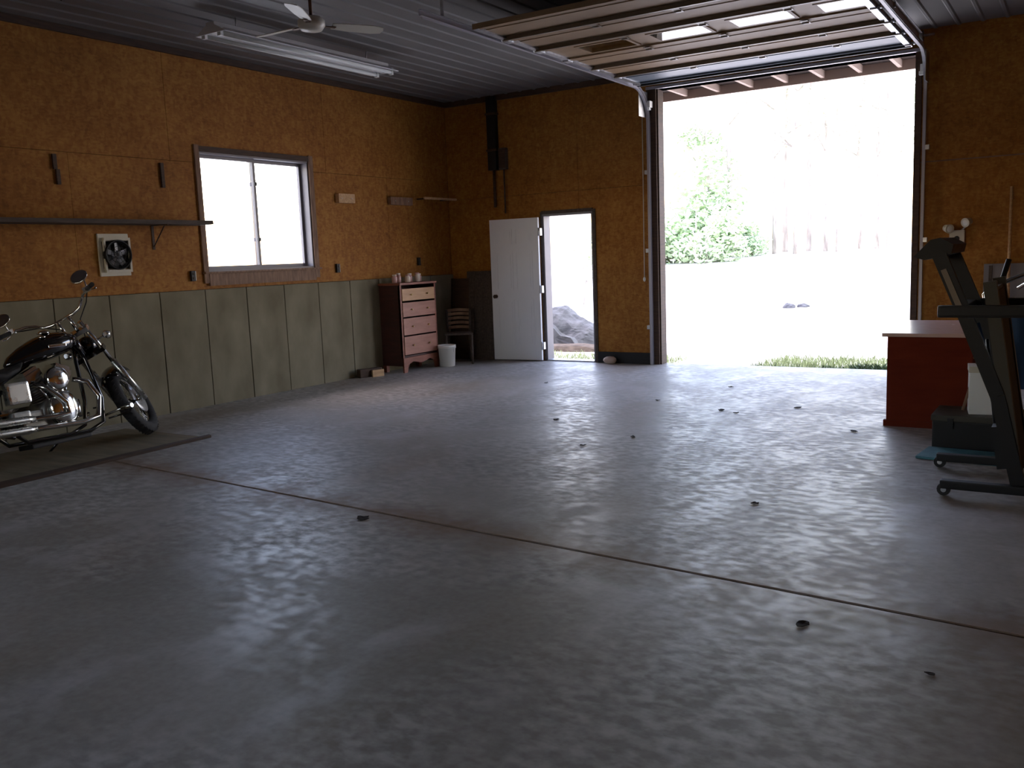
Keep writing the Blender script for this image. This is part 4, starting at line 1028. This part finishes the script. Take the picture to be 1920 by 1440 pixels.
# trees: three crown shapes and trunk shapes shared by copies
def crown_mesh(n, R_, Hh, sd, ls=.16, base=0.0, blobs=9):
    r_ = random.Random(sd); mb = MB()
    cs_ = []
    for _ in range(blobs):
        a = r_.random()*2*pi; rr = R_*.65*math.sqrt(r_.random()); cs_.append((V((rr*cos(a), rr*sin(a), base+Hh*(.1+.8*r_.random()))), R_*(.28+.3*r_.random())))
    for _ in range(n):
        c, s = cs_[r_.randrange(blobs)]
        d = V((r_.gauss(0, 1), r_.gauss(0, 1), r_.gauss(0, .8))).normalized(); p = c + d*s*(.55+.5*r_.random())
        a = V((r_.gauss(0, 1), r_.gauss(0, 1), r_.gauss(0, .6))).normalized(); b = a.cross(V((r_.gauss(0, 1), r_.gauss(0, 1), r_.gauss(0, 1)))).normalized(); k = ls*(.6+.8*r_.random())
        v = [mb.bm.verts.new(p+a*k), mb.bm.verts.new(p+b*k*.45), mb.bm.verts.new(p-a*k), mb.bm.verts.new(p-b*k*.45)]
        mb.bm.faces.new(v)
    return mb
def trunk_mesh(Hh, r0, sd, nb=9):
    r_ = random.Random(sd); mb = MB()
    pts = [V((.06*k*r_.gauss(0, 1)*.4, .06*k*r_.gauss(0, 1)*.4, Hh*k/6)) for k in range(7)]
    mb.tube(pts, [r0*(1-.75*k/6) for k in range(7)], 8)
    for _ in range(nb):
        k = r_.randrange(2, 6); p = pts[k]; a = r_.random()*2*pi; L = Hh*.16*(.5+r_.random())
        mb.tube([p, p+V((cos(a)*L*.5, sin(a)*L*.5, L*.3)), p+V((cos(a)*L, sin(a)*L, L*.7))], [r0*.3, r0*.2, r0*.08], 5)
    return mb
protos = {}
def tree_proto(key, label):
    Hh, r0, R_, base, n, mt, ls = dict(pine=(13, .11, 1.5, 3.5, 520, 'leaf3', .12), birch=(12, .08, 1.7, 2.5, 560, 'leaf1', .11), oak=(5.6, .14, 1.7, .6, 1700, 'leaf2', .13))[key]
    t = thing('tree', label, 'tree', (0, 0, -200), 0, 'trees beyond the yard')
    trunk_mesh(Hh, r0, len(key)*7).build('trunk', 'bark', t, fix=False)
    crown_mesh(n, R_, Hh-base, len(key)*3, ls, base, 12).build('foliage', mt, t, kind='stuff', fix=False)
    return t
P = {k: None for k in ('pine', 'birch', 'oak')}
labs = dict(pine='slender bare-trunked tree in the sunlit wood seen through the big door', birch='thin pale leafy tree in the sunlit wood seen through the big door', oak='broad green leafy tree at left of the big doorway')
spots = []; placed = []
tr = random.Random(11)
for x, y in ((-4.9, 24.5), (-6.6, 28), (-7.6, 33)): spots.append(('oak', x, y, .9+.3*tr.random()))
for x, y in ((-1.6, 25), (-.9, 27), (-.2, 26), (.5, 30), (1.3, 28), (2.0, 33), (2.8, 31), (3.6, 36), (-2.7, 26), (-4.2, 25), (-3.1, 29), (-.5, 31.5), (-2.2, 29.5)):
    spots.append((('pine', 'birch')[tr.randrange(2)], x, y, .85+.4*tr.random()))
for x, y in ((4.4, 37), (5.2, 26), (4.5, 27), (5.6, 23), (6.3, 24), (6.9, 20), (7.5, 23), (6.4, 29), (7.2, 31), (8.1, 26), (8.4, 33), (5.6, 36)):
    spots.append((('pine', 'birch')[tr.randrange(2)], x, y, .85+.4*tr.random()))
for k, x, y, s in spots:
    if P[k] is None: P[k] = tree_proto(k, labs[k]); o = P[k]
    else: o = copy_tree(P[k])
    o.location = (x, y, gh(x, y)-.05); o.rotation_euler = (0, 0, tr.random()*6.28); o.scale = (s, s, s)
    placed.append((k, x, y, o))
def frame_x(x, y): d = V((x, y, 1)) - cam.matrix_world.translation; return d.dot(_rt)/d.dot(_f)
ORD = ['', 'second ', 'third ', 'fourth ', 'fifth ', 'sixth ', 'seventh ', 'eighth ', 'ninth ', 'tenth ', 'eleventh ', 'twelfth ', 'thirteenth ', 'fourteenth ', 'fifteenth ']
for kk in ('oak', 'pine', 'birch'):
    gg = sorted([p for p in placed if p[0] == kk], key=lambda p: frame_x(p[1], p[2]))
    for n_, p in enumerate(gg):
        p[3]['label'] = {'oak': 'broad green leafy tree, %sfrom left of those behind the big door bushes', 'pine': 'slender tree with high crown, %sof its kind from left beyond the yard', 'birch': 'thin pale leafy tree, %sof its kind from left beyond the yard'}[kk] % (ORD[n_] or 'first ')
        p[3]['group'] = {'oak': 'broad trees beyond the yard', 'pine': 'slender high-crowned trees', 'birch': 'thin pale trees'}[kk]
bush = None; bushes = []
for k, (x, y, s) in enumerate(((-3.9, 21.5, 1.05), (-4.9, 23, 1.5), (-3.3, 25, .7), (8.2, 24, .4), (-6.4, 22, 1.3))):
    if bush is None:
        bush = thing('bush', 'rounded green bush at the edge of the sunlit yard', 'bush', (0, 0, 0), 0, 'bushes along the yard edge')
        crown_mesh(2600, 1.3, 1.9, 77, .11, .1, 9).build('foliage', 'leaf2', bush, kind='stuff', fix=False)
        sb = MB()
        for q in range(6): sb.tube([(0, 0, 0), (.3*cos(q), .3*sin(q), .7), (.6*cos(q), .6*sin(q), 1.3)], [.04, .03, .01], 6)
        sb.build('stem', 'bark', bush); o = bush
    else: o = copy_tree(bush)
    o.location = (x, y, gh(x, y)-.05); o.rotation_euler = (0, 0, k*1.1); o.scale = (s, s, s); bushes.append(((frame_x(x, y)), o))
for n_, (_, o) in enumerate(sorted(bushes, key=lambda q: q[0])): o['label'] = 'rounded green bush, %sfrom the left along the far edge of the yard' % (ORD[n_] or 'first ')
t = thing('bare_shrub', 'small dark leafy shrub beyond the boulder seen through the walk door', 'shrub', (-2.0, 8.0, gh(-2, 8)))
mb = MB(); r_ = random.Random(5)
for q in range(3): shrub_branch(mb, V((0, 0, 0)), V((r_.gauss(0, .2), r_.gauss(0, .2), 1)).normalized(), .55, .02, 3, r_)
mb.build('branches', 'bark', t, fix=False)
crown_mesh(260, .5, .7, 8, .06, .9, 5).build('foliage', 'leaf2', t, kind='stuff', fix=False)
